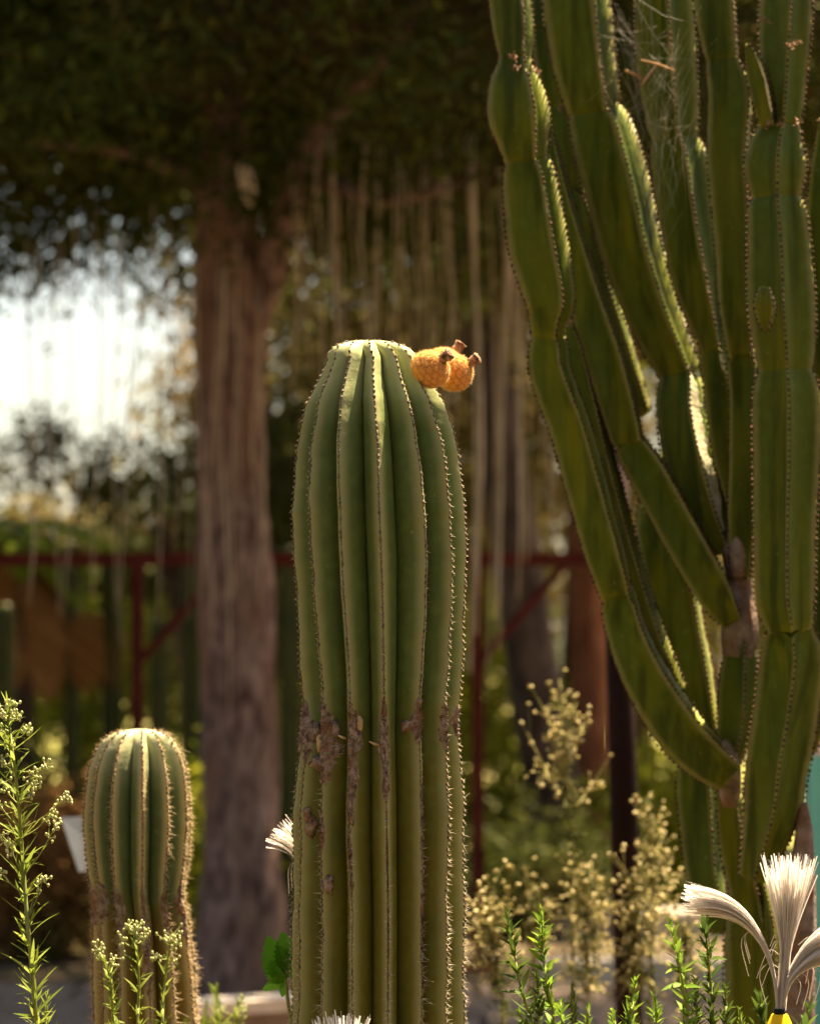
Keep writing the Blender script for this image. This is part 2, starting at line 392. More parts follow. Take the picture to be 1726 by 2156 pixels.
# dark steel post
yP = 7.75
pb, pt = P(1336, ygr(0, yP), yP), P(1290, 820, yP)
r = thing('steel_post', 'thick dark brown steel post beside the euphorbia', 'post', (pb.x, yP, 0))
g = G(); g.tube([pb, (pb + pt) / 2, pt], [.037, .037, .037], 16); g.mk('shaft', M['dark_steel'], r)
g = G(); g.tube([pt, pt + Vector((0, 0, .02))], [.043, .043], 16); g.mk('cap', M['dark_steel'], r)
g = G(); g.tube([pb + Vector((0, 0, .001)), pb + Vector((0, 0, .02))], [.1, .1], 16); g.mk('base_plate', M['dark_steel'], r)

# ------------------------------------------------------------------ trees
def leaves(C, n, l, w, spread, seed, droop=0.0, flat=0.0):
    """n rhombic leaves round every centre in C"""
    q = np.random.default_rng(seed); C = np.repeat(np.asarray(C), n, 0); m = len(C)
    c = C + q.normal(0, 1, (m, 3)) * np.asarray(spread)
    u = q.normal(0, 1, (m, 3)); u[:, 2] = u[:, 2] * (1 - flat) - droop; u /= np.linalg.norm(u, axis=1)[:, None]
    s = np.cross(u, q.normal(0, 1, (m, 3))); s /= np.linalg.norm(s, axis=1)[:, None] + 1e-9
    L = l * q.uniform(.6, 1.3, m)[:, None]; W = w * q.uniform(.6, 1.3, m)[:, None]
    Vv = np.stack([c - u * L / 2, c + s * W / 2, c + u * L / 2, c - s * W / 2], 1).reshape(-1, 3)
    F = np.arange(m * 4).reshape(-1, 4)
    lv = np.repeat(np.clip(q.normal(.5, .28, m), 0, 1), 4)
    return Vv, F, lv
def dome(n, c, r, seed, zmin=-1.0, shell=0.0):
    q = np.random.default_rng(seed); out = []
    while len(out) < n:
        v = q.uniform(-1, 1, 3); d = np.linalg.norm(v)
        if d > 1 or d < shell or v[2] < zmin: continue
        out.append(np.asarray(c) + v * np.asarray(r))
    return np.array(out)
def rough_tube(pts, rr, n, seed, amp):
    p = smooth_path([(*V3(a), b) for a, b in zip(pts, rr)], max(14, len(pts) * 9))
    V, F = tube(p[:, :3], list(p[:, 3]), n)
    V = np.array(V); q = np.random.default_rng(seed); ph = q.uniform(0, 6, 8)
    ctr = np.repeat(p[:, :3], n, 0); d = V - ctr; a = np.tile(np.arange(n), len(p)) * 2 * math.pi / n; z = V[:, 2]
    k = amp * (np.sin(a * 7 + ph[0] + np.sin(z * 5) * .8) * .5 + np.sin(a * 4 + z * 3.1 + ph[1]) * .5 + np.sin(z * 9 + a * 2 + ph[2]) * .4 + np.sin(z * 23 + a * 9) * .3)
    return ctr + d * (1 + k)[:, None], F
def tree(name, label, trunk, rr, limbs, crowns, leafmat, bark, seed, group=None, n=20):
    b = V3(trunk[0])
    r = thing(name, label, 'tree', b, group)
    V, F = rough_tube(trunk, rr, n, seed, .07); tr = mk('trunk', V, F, bark, r)
    for i, (pts, lr) in enumerate(limbs):
        V, F = rough_tube(pts, lr, 10, seed + i + 1, .06); mk('limb', V, F, bark, r)
    Vs, Fs, As = [], [], []; off = 0
    for C, k, l, w, sp, dr in crowns:
        Vv, Ff, lv = leaves(C, k, l, w, sp, seed + off % 97 + 3, dr)
        Vs.append(Vv); Fs.append(Ff + off); As.append(lv); off += len(Vv)
    mk('crown', np.vstack(Vs), np.vstack(Fs), leafmat, r, False, {'lv': np.concatenate(As)}, 'stuff')
    return r

dT = 13.0
tp = lambda x, y, dd=0: V3(P(x, y, dT + dd))
zb = tp(510, ygr(0, dT))
cl = dome(1050, (0.15, 13.6, 3.5), (4.6, 3.0, 3.0), 3, 0.0)
cl[:, 2] += 0.16 * np.sin(cl[:, 0] * 3.1 + 1) * np.cos(cl[:, 1] * 2.0) + 0.05
lim = [([tp(520, 720), tp(560, 600, -.05), tp(605, 450, -.15), tp(690, 250, -.3), tp(860, 40, -.5), tp(1000, -250, -.6)], [.075, .078, .07, .06, .045, .02])]
for i, (a, b_, c_) in enumerate([((470, 420), (300, 330), (60, 300)), ((470, 300), (380, 120), (330, -60)), ((640, 360), (800, 420), (1000, 380)), ((460, 150), (600, 20), (720, -120)), ((465, 200), (250, 160), (-60, 90))]):
    lim.append(([tp(*a), tp(*b_, -.3), tp(*c_, -.5)], [.04, .028, .012]))
pine = tree('pine_tree', 'thick reddish brown pine trunk under a dense dark crown', [zb, tp(508, 1800), tp(502, 1500), tp(494, 1200), tp(484, 950), tp(486, 760), tp(480, 560), tp(470, 350), tp(460, 50), tp(455, -400)],
            [.235, .172, .163, .168, .152, .163, .15, .12, .1, .05], lim, [(cl, 150, .10, .024, (.20, .20, .13), 0.15), (dome(420, (-1.2, 13.4, 6.9), (3.6, 3.2, 2.0), 4), 40, .30, .10, (.34, .34, .2), 0.1)], M['pine'], M['bark'], 21, None, 40)  # second crown layer, out of view, added to shade the canopy below
# split stub of pale wood
g = G(); g.tube([tp(527, 432, -.30), tp(522, 395, -.36), tp(514, 350, -.36), tp(522, 326, -.34)], [.014, .040, .034, .008], 8); o = g.mk('broken_stub', M['wood_cut'], pine)
o['label'] = 'pale split wood of a broken stub'

d2 = 18.3
t2 = lambda x, y, dd=0: V3(P(x, y, d2 + dd))
cl = dome(260, V3(P(1000, 330, d2 + 1)), (2.6, 2.0, 1.5), 8)
tree('leaning_tree', 'dark trunk leaning left behind the hanging dry vines', [t2(1198, ygr(0, d2)), t2(1170, 1700), t2(1135, 1500), t2(1105, 1300), t2(1070, 1050), t2(1030, 800), t2(1000, 560), t2(980, 300)],
     [.20, .17, .165, .16, .15, .14, .12, .08], [([t2(1010, 640), t2(1120, 480), t2(1240, 380)], [.08, .06, .02])], [(cl, 60, .12, .05, (.2, .2, .16), .1)], M['leaf_dull'], M['bark_dark'], 5)
d3 = 20.5
t3 = lambda x, y, dd=0: V3(P(x, y, d3 + dd))
cl = dome(220, V3(P(1330, 300, d3 + 1)), (2.2, 2.0, 1.7), 9)
tree('straight_tree', 'straight reddish brown trunk between the leaning trunk and the steel post', [t3(1245, ygr(0, d3)), t3(1243, 1500), t3(1240, 1200), t3(1236, 900), t3(1230, 600), t3(1230, 250)],
     [.15, .14, .135, .13, .12, .08], [([t3(1232, 700), t3(1330, 520), t3(1400, 380)], [.06, .04, .02])], [(cl, 60, .13, .06, (.2, .2, .18), .1)], M['leaf_dull'], M['bark_red'], 6)

def bg_tree(name, label, px, py, d, r, n, k, l, w, mat, seed, sp=.22, group='trees behind the red frame', zmin=-1.0):
    c = V3(P(px, py, d)); base = np.array((c[0] + .2, c[1] + .3, 0.0))
    C = dome(n, c, r, seed, zmin)
    lims = []
    q = np.random.default_rng(seed)
    for i in range(4):
        e = C[q.integers(len(C))]
        lims.append(([(base[0], base[1], c[2] - r[2] * .5), (base + (e - base) * .5) * (1, 1, 0) + np.array((0, 0, c[2] * .9)), e], [.06, .045, .015]))
    return tree(name, label, [base, base + np.array((.05, 0, c[2] * .5)), (c[0], c[1] + .2, c[2])], [.14, .11, .06], lims, [(C, k, l, w, (sp, sp, sp * .8), .1)], mat, M['bark_dark'], seed, group, 12)
bg_tree('sparse_tree', 'dark sparse leafed tree showing bright sky above the red beam', 330, 1090, 20.5, (1.8, 1.2, .72), 84, 90, .09, .04, M['leaf_far'], 31, .11)
bg_tree('broad_tree', 'dull olive broad crowned tree behind the hanging vines', 830, 800, 24, (1.9, 1.6, 2.0), 300, 60, .13, .06, M['leaf_dull'], 32)
bg_tree('olive_tree', 'grey green olive crown seen past the straight trunk', 1300, 900, 28, (2.2, 1.6, 2.2), 210, 60, .14, .06, M['leaf_dull'], 33, .25)
bg_tree('leafy_tree', 'pale green crown seen between the upper euphorbia stems', 1690, 420, 24, (2.0, 1.4, 2.1), 260, 55, .14, .07, M['leaf_lime'], 34)
bg_tree('tall_tree', 'dark leafed tall tree close behind the pine trunk', 590, 1180, 23, (1.15, 1.0, 1.3), 150, 60, .12, .055, M['leaf_far'], 36)
bg_tree('far_tree', 'far dark tree standing on the lawn below the red beam', 120, 1330, 27, (2.4, 1.3, .75), 170, 55, .15, .07, M['leaf_far'], 37)
bg_tree('far_tree', 'far dark tree on the lawn behind the tall cactus', 760, 1400, 30, (2.2, 1.5, 1.3), 190, 55, .16, .08, M['leaf_far'], 38)
bg_tree('high_tree', 'high dark crown behind the pine crown', 380, 60, 19, (3.4, 1.6, 1.15), 330, 60, .16, .07, M['leaf_far'], 39, .3)
bg_tree('high_tree', 'high dark crown behind the upper euphorbia', 1150, 60, 21, (3.4, 1.6, 1.4), 330, 60, .16, .07, M['leaf_far'], 40, .3)

for k, (x, y, z, rx, rz) in enumerate([(-6.5, -4.0, 4.6, 4.2, 4.2), (0.8, -7.0, 5.0, 4.6, 4.6), (7.2, -5.0, 4.8, 4.2, 4.4), (-9.5, 3.5, 4.4, 3.6, 4.0), (9.8, 2.5, 4.4, 3.8, 4.2)]):  # unseen trees added around the camera to cut the sky fill
    C = dome(260, (x, y, z), (rx, rx * .8, rz), 70 + k)
    tree('garden_tree', ['dense dark garden tree left of the path entrance', 'dense dark garden tree across the entrance lawn', 'dense dark garden tree right of the path entrance', 'dense dark garden tree beyond the left end of the bed', 'dense dark garden tree beyond the right end of the bed'][k],
         [(x, y, 0), (x + .1, y, z * .5), (x, y + .1, z)], [.25, .2, .1], [], [(C, 26, .34, .17, (.4, .4, .35), .1)], M['leaf_far'], M['bark_dark'], 80 + k, 'garden trees facing the bed', 12)
bg_tree('bushy_tree', 'bushy dark tree beyond the left end of the red frame', -520, 1150, 23, (1.9, 1.4, 1.5), 150, 55, .16, .08, M['leaf_far'], 91)
bg_tree('bushy_tree', 'bushy dull tree well left of the palm', -1150, 1050, 26, (2.2, 1.4, 1.9), 150, 55, .18, .09, M['leaf_dull'], 92)
bg_tree('bushy_tree', 'bushy dark tree behind the painted wall', 2250, 1000, 24, (2.1, 1.4, 1.9), 150, 55, .17, .08, M['leaf_far'], 93)
for k in range(8):
    bg_tree('distant_tree', 'distant low tree on the far side of the lawn', -1500 + 560 * k + 90 * (k % 3), 1235, 46 + 2 * (k % 3), (2.6, 1.8, 1.35), 70, 45, .3, .16, M['leaf_dull'] if k % 2 else M['leaf_far'], 94 + k, .35, 'distant trees beyond the lawn')
def shrub(name, label, px, d, w, h, n, k, l, lw, mat, seed, group=None, z0=0.0):
    x = P(px, 1400, d).x; c = (x, d, z0 + h * .42)
    r = thing(name, label, 'shrub', (x, d, z0), group)
    C = dome(n, c, (w, w * .8, h * .6), seed, -.75)
    g = G(); q = np.random.default_rng(seed)
    for i in range(7):
        e = C[q.integers(len(C))]; g.tube([(x + q.normal(0, .04), d + q.normal(0, .04), z0), ((x + e[0]) / 2, (d + e[1]) / 2, z0 + (e[2] - z0) * .6), e], [.018, .012, .004], 5)
    g.mk('stems', M['bark_dark'], r)
    Vv, F, lv = leaves(C, k, l, lw, .1, seed)
    mk('foliage', Vv, F, mat, r, False, {'lv': lv}, 'stuff')
    return r
shrub('lime_shrub', 'sunlit yellow green shrub right of the tall cactus', 1040, 21.5, 1.15, 1.95, 100, 70, .10, .05, M['leaf_lime'], 51)
shrub('lime_shrub', 'sunlit yellow green shrub right of the steel post', 1400, 18.2, .42, 1.0, 55, 60, .09, .045, M['leaf_lime'], 52)
shrub('lime_shrub', 'yellow green shrub between pine trunk and young cactus', 385, 15.2, .30, .95, 50, 55, .07, .035, M['leaf_lime'], 53)
shrub('lime_shrub', 'yellow green shrub in front of the steel frame foot', 640, 20, .5, 1.3, 60, 60, .09, .045, M['leaf_lime'], 58)
shrub('lime_shrub', 'sunlit yellow green shrub behind the slender cacti', 190, 19.3, 1.0, 1.9, 90, 70, .10, .05, M['leaf_lime'], 59)
shrub('brown_shrub', 'dry brown leafed shrub behind the flowering tall weed', 90, 14.9, .42, .8, 60, 60, .07, .04, M['leaf_brown'], 54)
shrub('dark_shrub', 'dark green low shrub under the red frame', 230, 16.6, .75, .75, 70, 60, .08, .04, M['leaf_far'], 55)
shrub('dark_shrub', 'dark green low shrub behind the leaning trunk foot', 1130, 16.2, .55, .62, 60, 60, .08, .04, M['leaf_far'], 56)
shrub('dark_shrub', 'dark green low shrub at the far left of the frame post', -60, 16.0, .6, .9, 60, 60, .08, .04, M['leaf_far'], 57)

# palm with green and dead fronds at the left
dp = 17.0
pc = V3(P(18, 1118, dp)); r = thing('palm_tree', 'palm with green fronds and hanging dead orange fronds', 'palm', (pc[0], dp, 0))
V, F = rough_tube([(pc[0], dp, 0), (pc[0] + .03, dp, pc[2] * .5), pc], [.16, .13, .12], 14, 7, .08); mk('trunk', V, F, M['bark_dark'], r)
def frond(p0, az, el, L, mat, droop, seed):
    q = np.random.default_rng(seed); g = G(); pts = []
    d = np.array((math.cos(az) * math.cos(el), math.sin(az) * math.cos(el), math.sin(el))); p = np.array(p0)
    for i in range(9):
        pts.append(p.copy()); d = d + np.array((0, 0, -droop)); d /= np.linalg.norm(d); p = p + d * L / 8
    g.tube(pts, [.014 - .0012 * i for i in range(9)], 5, .3)
    pp = smooth_path(pts, 34)
    for i in range(4, 34):
        t, u, w = frame(pp[min(i + 1, 33)] - pp[i - 1]); ll = .36 * L * (1 - abs(i / 33 - .55) * 1.2) + .03
        for s in (-1, 1):
            e = pp[i] + (s * u * .8 + t * .5 + np.array((0, 0, -.35))) * ll; wv = t * .016
            m_ = (pp[i] + e) / 2 + np.array((0, 0, .02))
            g.add([pp[i] - wv, m_ - wv * 1.3, e, m_ + wv * 1.3], [(0, 1, 2, 3)], float(q.uniform(0, 1)))
    return g
for i in range(9):
    az = i * .72 + .1; g = frond(pc, az, .55 - (i % 3) * .3, .62, M['palm'], .16, i); g.mk('frond', M['palm'], r, False, None, 'lv')
for i in range(6):
    az = -1.2 + i * .55; g = frond(pc + np.array((0, 0, -.1)), az, -.05 - .1 * (i % 2), .95, M['palm_dead'], .3, 20 + i); o = g.mk('frond', M['palm_dead'], r, False, None, 'lv'); o['label'] = 'dead orange brown frond hanging down'

# hanging dry vines
def vine(px, y0, y1, d, rr, seed, label, group):
    q = np.random.default_rng(seed); n = 7; pts = []
    ph = q.uniform(0, 6)
    for i in range(n):
        y = y0 + (y1 - y0) * i / (n - 1); p = P(px + 9 * math.sin(ph + i * .9) + q.normal(0, 3), y, d + .02 * math.sin(ph * 2 + i)); pts.append(p)
    o = mk('hanging_vine', *tube(pts, [rr * q.uniform(.6, 1.4) * (1 - .4 * i / n) for i in range(n)], 6), M['vine'])
    tag(o, label, 'vine', group)
qv = np.random.default_rng(77)
for i in range(36):
    px = 610 + 590 * (i + qv.uniform(-.9, .9)) / 35
    big = px > 985 and px < 1090
    vine(px, 330 + qv.uniform(-60, 60), qv.uniform(700, 1250) if not big else qv.uniform(1250, 1480), 12.6 + qv.uniform(-.4, .6), qv.uniform(.003, .0065) if not big else qv.uniform(.005, .009), 100 + i, 'thin beige dry vine hanging beside the tall cactus', 'dry vines hanging right of the pine trunk')
for i in range(14):
    px = 60 + 340 * (i + qv.uniform(-.4, .4)) / 13
    vine(px, 480 + qv.uniform(-60, 40), qv.uniform(900, 1400), 12.6 + qv.uniform(-.4, .5), qv.uniform(.0025, .0045), 200 + i, 'thin grey dry vine hanging across the bright sky gap', 'dry vines hanging left of the pine trunk')
for i in range(8):
    px = 425 + 130 * (i + qv.uniform(-.4, .4)) / 7
    vine(px, 560 + qv.uniform(-60, 40), qv.uniform(1100, 1500), 12.55 + qv.uniform(-.1, .1), qv.uniform(.003, .005), 240 + i, 'thin dry vine hanging in front of the pine trunk', 'dry vines on the pine trunk')

# ------------------------------------------------------------------ ribbed columnar cacti
def tab(t):
    t = np.asarray(t, float); return lambda y: np.interp(y, t[:, 0], t[:, 1])
def sstep(x): x = min(1, max(0, x)); return x * x * (3 - 2 * x)
class Column:
    def __init__(s, d, cxR, ribs, k, ytop, yvis, seed, sharp=1.25):
        s.d = d; s.cx = tab([(y, c) for y, c, R in cxR]); s.R = tab([(y, R) for y, c, R in cxR]); s.ribs = ribs; s.n = len(ribs)
        s.k = k; s.ytop = ytop; s.yvis = yvis; s.seed = seed; s.sharp = sharp; s.m = d / FPX
    def ang(s, i, y):
        q, i = divmod(i, s.n); return s.ribs[i](y) + 2 * math.pi * q
    def surf(s, i, y, t, off=0.0):
        a = s.ang(i, y); o = s.ang(i + (1 if t > 0 else -1), y); a2 = a + abs(t) * (o - a) / 2
        e = .1; tt = ((abs(t) ** 2 + e * e) ** .5 - e) / ((1 + e * e) ** .5 - e)
        f = 1 - tt ** s.sharp; f = f - .06 * math.sin(2 * math.pi * min(1, tt))     # slightly fleshy flanks
        wob = .008 * math.sin(y / 41 + i * 2.1 + s.seed) + .005 * math.sin(y / 17 + i * 1.3) + .0035 * math.sin(y / 7.3 + i * 4)
        R = s.R(y) * s.m
        r = R * (s.k + (1 - s.k) * f) * (1 + wob * f) + off
        c = P(float(s.cx(y)), y, s.d)
        return np.array((c.x + r * math.sin(a2), s.d - r * math.cos(a2), c.z))
    def normal(s, i, y, t=0.0):
        a = s.ang(i, y); dy = 3.0
        p, q = s.surf(i, y - dy, t), s.surf(i, y + dy, t); tg = p - q
        o = np.array((math.sin(a), -math.cos(a), 0.0)); n = o - tg * np.dot(o, tg) / (np.dot(tg, tg) + 1e-12)
        return n / (np.linalg.norm(n) + 1e-9)
def rows_for(ytop, yvis, ybase, step=6.0):
    a = [0, .6, 1.5, 3, 5.5, 9, 13, 18, 24, 31]; ys = [ytop + v for v in a]
    y = ys[-1] + step
    while y < yvis: ys.append(y); y += step
    ys += list(np.linspace(yvis, ybase, 18)); return ys
TS = [-1, -.86, -.7, -.52, -.36, -.22, -.11, -.04, 0, .04, .11, .22, .36, .52, .7, .86, 1]
def spine(g, p, d, L, r, a=0.0):
    t, u, w = frame(d); tip = p + t * L
    g.add([p + u * r, p - .5 * u * r + .87 * w * r, p - .5 * u * r - .87 * w * r, tip], [(0, 1, 3), (1, 2, 3), (2, 0, 3)], a)
def build_column(root, c, mat, ybase, spmat, splen, spn, spacing, age, step=6.0, scars=None, ar=.0025):
    ys = rows_for(c.ytop, c.yvis, ybase, step); out = []
    q = np.random.default_rng(c.seed)
    for i in range(c.n):
        V = []; A = []; B = []
        for y in ys:
            for t in TS: V.append(c.surf(i, y, t)); A.append(abs(t)); B.append(age(y))
        w = len(TS); F = [(j * w + k, (j + 1) * w + k, (j + 1) * w + k + 1, j * w + k + 1) for j in range(len(ys) - 1) for k in range(w - 1)]
        rib = mk('rib', V, F, mat, root, True, {'across': A, 'age': B}); out.append(rib)
        ga, gs = G(), G(); y = c.ytop + 4 + q.uniform(0, 5)
        while y < c.yvis + 120:
            p = c.surf(i, y, 0.0); n = c.normal(i, y); L = splen(y)
            tg = c.surf(i, y - 2, 0) - c.surf(i, y + 2, 0); t_, u, _ = frame(tg); s = ar * q.uniform(.75, 1.3)
            sd = np.cross(t_, n); e = [t_ * s * 1.7, -t_ * s * 1.7, sd * s, -sd * s, n * s * .9, -n * s]
            ga.add([p + v for v in e], [(0, 2, 4), (2, 1, 4), (1, 3, 4), (3, 0, 4), (2, 0, 5), (1, 2, 5), (3, 1, 5), (0, 3, 5)])
            for k in range(spn):
                dv = n * q.uniform(.3, 1) + sd * q.normal(0, .75) + t_ * q.normal(-.1, .6)
                spine(gs, p + n * s * .3, dv, L * q.uniform(.5, 1.35) * (1.9 if q.uniform() < .05 else 1), .00042 if ar < .003 else .0006)
            y += spacing * q.uniform(.8, 1.2) * (0.45 if y < c.ytop + 14 else 1)
        ga.mk('areoles', M['areole'], rib, True, 'stuff'); gs.mk('spines', spmat, rib, False, 'stuff')
    return out
def scar(c, rib, i, y0, y1, wl, wr, seed, mat='cork'):
    """corky patch lying over the crest of a rib: wl/wr widths (share of a half rib) along its length"""
    wl = [v * 1.3 for v in wl]; wr = [v * 1.3 for v in wr]
    q = np.random.default_rng(seed); n = int((y1 - y0) / 3.0); V = []; m = 13; ph = q.uniform(0, 6, 4)
    for j in range(n + 1):
        s = j / n; y = y0 + (y1 - y0) * s
        a = float(np.interp(s, np.linspace(0, 1, len(wl)), wl)) * (1 + .18 * math.sin(s * 17 + ph[0]) + .12 * q.normal())
        b = float(np.interp(s, np.linspace(0, 1, len(wr)), wr)) * (1 + .18 * math.sin(s * 21 + ph[1]) + .12 * q.normal())
        for k in range(m):
            f = k / (m - 1) * 2 - 1; t = f * (a if f < 0 else b)
            edge = 1 - abs(f) ** 4; end = min(1, 6 * s, 6 * (1 - s))
            off = -.0025 + (.0048 + .0020 * math.sin(y / 6 + k * 1.7 + ph[2]) + .0016 * q.normal()) * edge * end
            V.append(c.surf(i, y + q.normal(0, .5), max(-.98, min(.98, t)), off))
    F = [(j * m + k, (j + 1) * m + k, (j + 1) * m + k + 1, j * m + k + 1) for j in range(n) for k in range(m - 1)]
    return mk('cork_scar', V, F, M[mat], rib, True)

D0 = 4.6
cxR = [(717, 774, 1), (717.6, 774, 18), (718.5, 775, 30), (720, 776, 42), (722.5, 777, 55), (726, 778, 67), (730, 779, 76), (735, 780, 84), (741, 781, 90), (748, 783, 95), (760, 787, 100), (800, 787, 118), (850, 790, 145), (900, 792, 160),
       (950, 793.5, 170), (1000, 795, 177.5), (1080, 796, 183), (1200, 800, 180.5), (1330, 801, 174.5), (1450, 802, 167.5), (1510, 800, 162), (1560, 799, 166), (1700, 797, 178), (1900, 796, 178.5), (2156, 795, 180), (3200, 795, 180)]
CX = tab([(y, c) for y, c, R in cxR]); RR = tab([(y, R) for y, c, R in cxR])
def rib_px(t):
    f = tab(t); y0 = t[0][0]
    def a(y):
        y = max(y, y0); return math.asin(max(-.999, min(.999, (float(f(y)) - float(CX(y))) / float(RR(y)))))
    return a
def const(a, a2=None, ya=1450, yb=1580):
    if a2 is None: a2 = a
    return lambda y: rad(a + (a2 - a) * sstep((y - ya) / (yb - ya)))
ribs = [const(-104, -92), const(-78, -64),
        rib_px([(850, 674), (950, 657), (1050, 655), (1150, 658), (1250, 665), (1350, 675), (1450, 682), (1550, 685), (1700, 680), (1850, 683), (3200, 683)]),
        rib_px([(850, 720), (950, 716), (1050, 718), (1150, 722), (1300, 730), (1450, 740), (1600, 741), (1750, 738), (1900, 745), (3200, 745)]),
        rib_px([(850, 790), (950, 797), (1050, 799), (1150, 803), (1300, 808), (1500, 810), (1700, 815), (1900, 818), (3200, 818)]),
        rib_px([(850, 858), (900, 871), (1000, 885), (1100, 893), (1180, 898), (1300, 893), (1450, 885), (1550, 882), (1700, 887), (3200, 885)]),
        rib_px([(880, 912), (920, 925), (1000, 938), (1100, 948), (1200, 950), (1300, 948), (1400, 943), (1480, 933), (1560, 938), (1700, 942), (1900, 938), (3200, 935)]),
        const(84), const(112), const(140), const(168), const(196), const(224)]
main = Column(D0, cxR, ribs, .69, 717, 2170, 3)
mc = thing('columnar_cactus', 'tall green ribbed columnar cactus with orange fruits on its crown', 'cactus', (P(795, 1500, D0).x, D0, BED - .02))
mribs = build_column(mc, main, M['skin'], ygr(BED - .02, D0), M['spine'],
                     lambda y: float(np.interp(y, [717, 900, 1300, 1700, 1900, 2200], [.003, .0036, .0045, .006, .0095, .0115])), 6, 12.5,
                     lambda y: float(np.interp(y, [717, 760, 950, 1450, 1620, 2000, 3000], [-.6, -.4, .05, .28, .62, .9, 1])))
sc_ = [(1, 1460, 1625, [.05, .3, .5, .3, .06], [.05, .25, .3, .2, .05], 1), (2, 1455, 1665, [.04, .12, .2, .3, .2, .05], [.04, .3, .6, .75, .4, .05], 2),
       (3, 1455, 1760, [.04, .14, .2, .18, .15, .12, .04], [.04, .45, .5, .3, .3, .25, .04], 3), (4, 1445, 1700, [.03, .15, .34, .36, .2, .2, .03], [.03, .15, .26, .25, .22, .2, .03], 4),
       (5, 1455, 1575, [.04, .2, .45, .25, .05], [.03, .1, .1, .08, .03], 5), (6, 1470, 1590, [.04, .2, .3, .2, .05], [.03, .1, .12, .1, .03], 6), (7, 1475, 1560, [.04, .2, .3, .2, .05], [.03, .1, .1, .1, .03], 7),
       (0, 1470, 1600, [.1, .3, .3, .1], [.1, .3, .3, .1], 8), (3, 1715, 1900, [.02, .08, .06, .05, .02], [.02, .14, .1, .1, .02], 12), (2, 1690, 1800, [.02, .06, .05, .02], [.02, .14, .12, .02], 13),
       (4, 1690, 2150, [.02, .05, .04, .05, .03, .02], [.02, .06, .05, .05, .04, .02], 14), (5, 1560, 2150, [.02, .05, .06, .05, .04, .02], [.02, .03, .03, .03, .02, .02], 15)]
for i, a, b, wl_, wr_, sd in sc_: scar(main, mribs[i], i, a, b, wl_, wr_, sd)
# thick calluses and hanging scabs
for (i, y, t, r_, mt, sd) in [(1, 1563, .62, (.008, .006, .017), 'callus', 1), (1, 1605, .60, (.013, .006, .011), 'cork', 2), (1, 1545, .5, (.009, .006, .016), 'cork', 9), (1, 1735, .42, (.009, .005, .017), 'cork', 3), (1, 1712, .30, (.006, .005, .012), 'cork', 8),
                             (2, 1852, .24, (.008, .005, .014), 'cork', 4), (2, 1535, .5, (.007, .004, .014), 'cork', 5), (3, 1520, .42, (.006, .004, .011), 'callus', 6), (5, 1527, -.6, (.008, .004, .009), 'cork', 7)]:
    p = main.surf(i, y, t, .001); V, F = blob(p, r_, sd, 8, .4); mk('scab', V, F, M[mt], mribs[i])
for (i, y, t, dx, dz) in [(3, 1552, -.35, -.014, .005), (4, 1565, -.3, -.016, .006)]:      # dried stalks left on the scars
    p = main.surf(i, y, t, .001); g = G(); g.tube([p, p + np.array((dx * .5, -.006, dz * .3)), p + np.array((dx, -.009, dz))], [.0018, .0022, .0012], 6); g.mk('dried_stalk', M['callus'], mribs[i])

# fruits on the crown
def fruit(c, r, axis, seed):
    axis, u, w = frame(np.array(axis, float)); q = np.random.default_rng(seed)
    V = []; A = []; F = []; n, m = 40, 72
    def pt(th, a, off=0.0):
        dv = math.cos(th) * axis + math.sin(th) * (math.cos(a) * u + math.sin(a) * w)
        row = th * 9.5; kk = 13
        cell = abs(math.sin(row)) * abs(math.sin(a * kk / 2 * 1.0 + (math.pi / 2 if int(row / math.pi) % 2 else 0)))
        bump = min(1, cell * 1.9); b = bump * math.sin(th) + (1 - math.sin(th)) * .6
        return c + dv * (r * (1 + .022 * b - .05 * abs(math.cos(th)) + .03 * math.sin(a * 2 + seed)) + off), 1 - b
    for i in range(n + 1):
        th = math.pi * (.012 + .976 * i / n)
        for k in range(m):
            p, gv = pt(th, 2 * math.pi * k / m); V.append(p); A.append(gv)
    F = [(i * m + k, i * m + (k + 1) % m, (i + 1) * m + (k + 1) % m, (i + 1) * m + k) for i in range(n) for k in range(m)]
    F.append(tuple(range(m - 1, -1, -1))); F.append(tuple(n * m + k for k in range(m)))
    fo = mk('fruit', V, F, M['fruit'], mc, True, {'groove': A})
    g = G()
    for i in range(2500):
        th = math.acos(q.uniform(-1, 1)); a = q.uniform(0, 2 * math.pi); p, gv = pt(th, a)
        nrm = (p - c) / np.linalg.norm(p - c); spine(g, p, nrm + q.normal(0, .55, 3), q.uniform(.0025, .0055), .00021)
    g.mk('fuzz', M['fuzz'], fo, False, 'stuff')
    b = c + axis * r * .93; g = G()
    g.tube([b - axis * .003, b + axis * .005, b + axis * .012, b + axis * .017, b + axis * .019], [.0095, .0078, .0088, .0104, .006], 10)
    for i in range(40):
        a = q.uniform(0, 6.28); pr = b + axis * q.uniform(.005, .018) + (math.cos(a) * u + math.sin(a) * w) * .0085
        spine(g, pr, axis * .7 + math.cos(a) * u + math.sin(a) * w, q.uniform(.002, .005), .0011)
    g.mk('dried_flower', M['dried'], fo)
fr = lambda x, y, d: V3(P(x, y, d))
fruit(fr(934, 770, 4.70), .0315, (.55, .1, .72), 1)
fruit(fr(955, 784, 4.64), .0315, (.8, -.25, .45), 2)
fruit(fr(905, 777, 4.555), .0300, (.74, -.55, .55), 3)

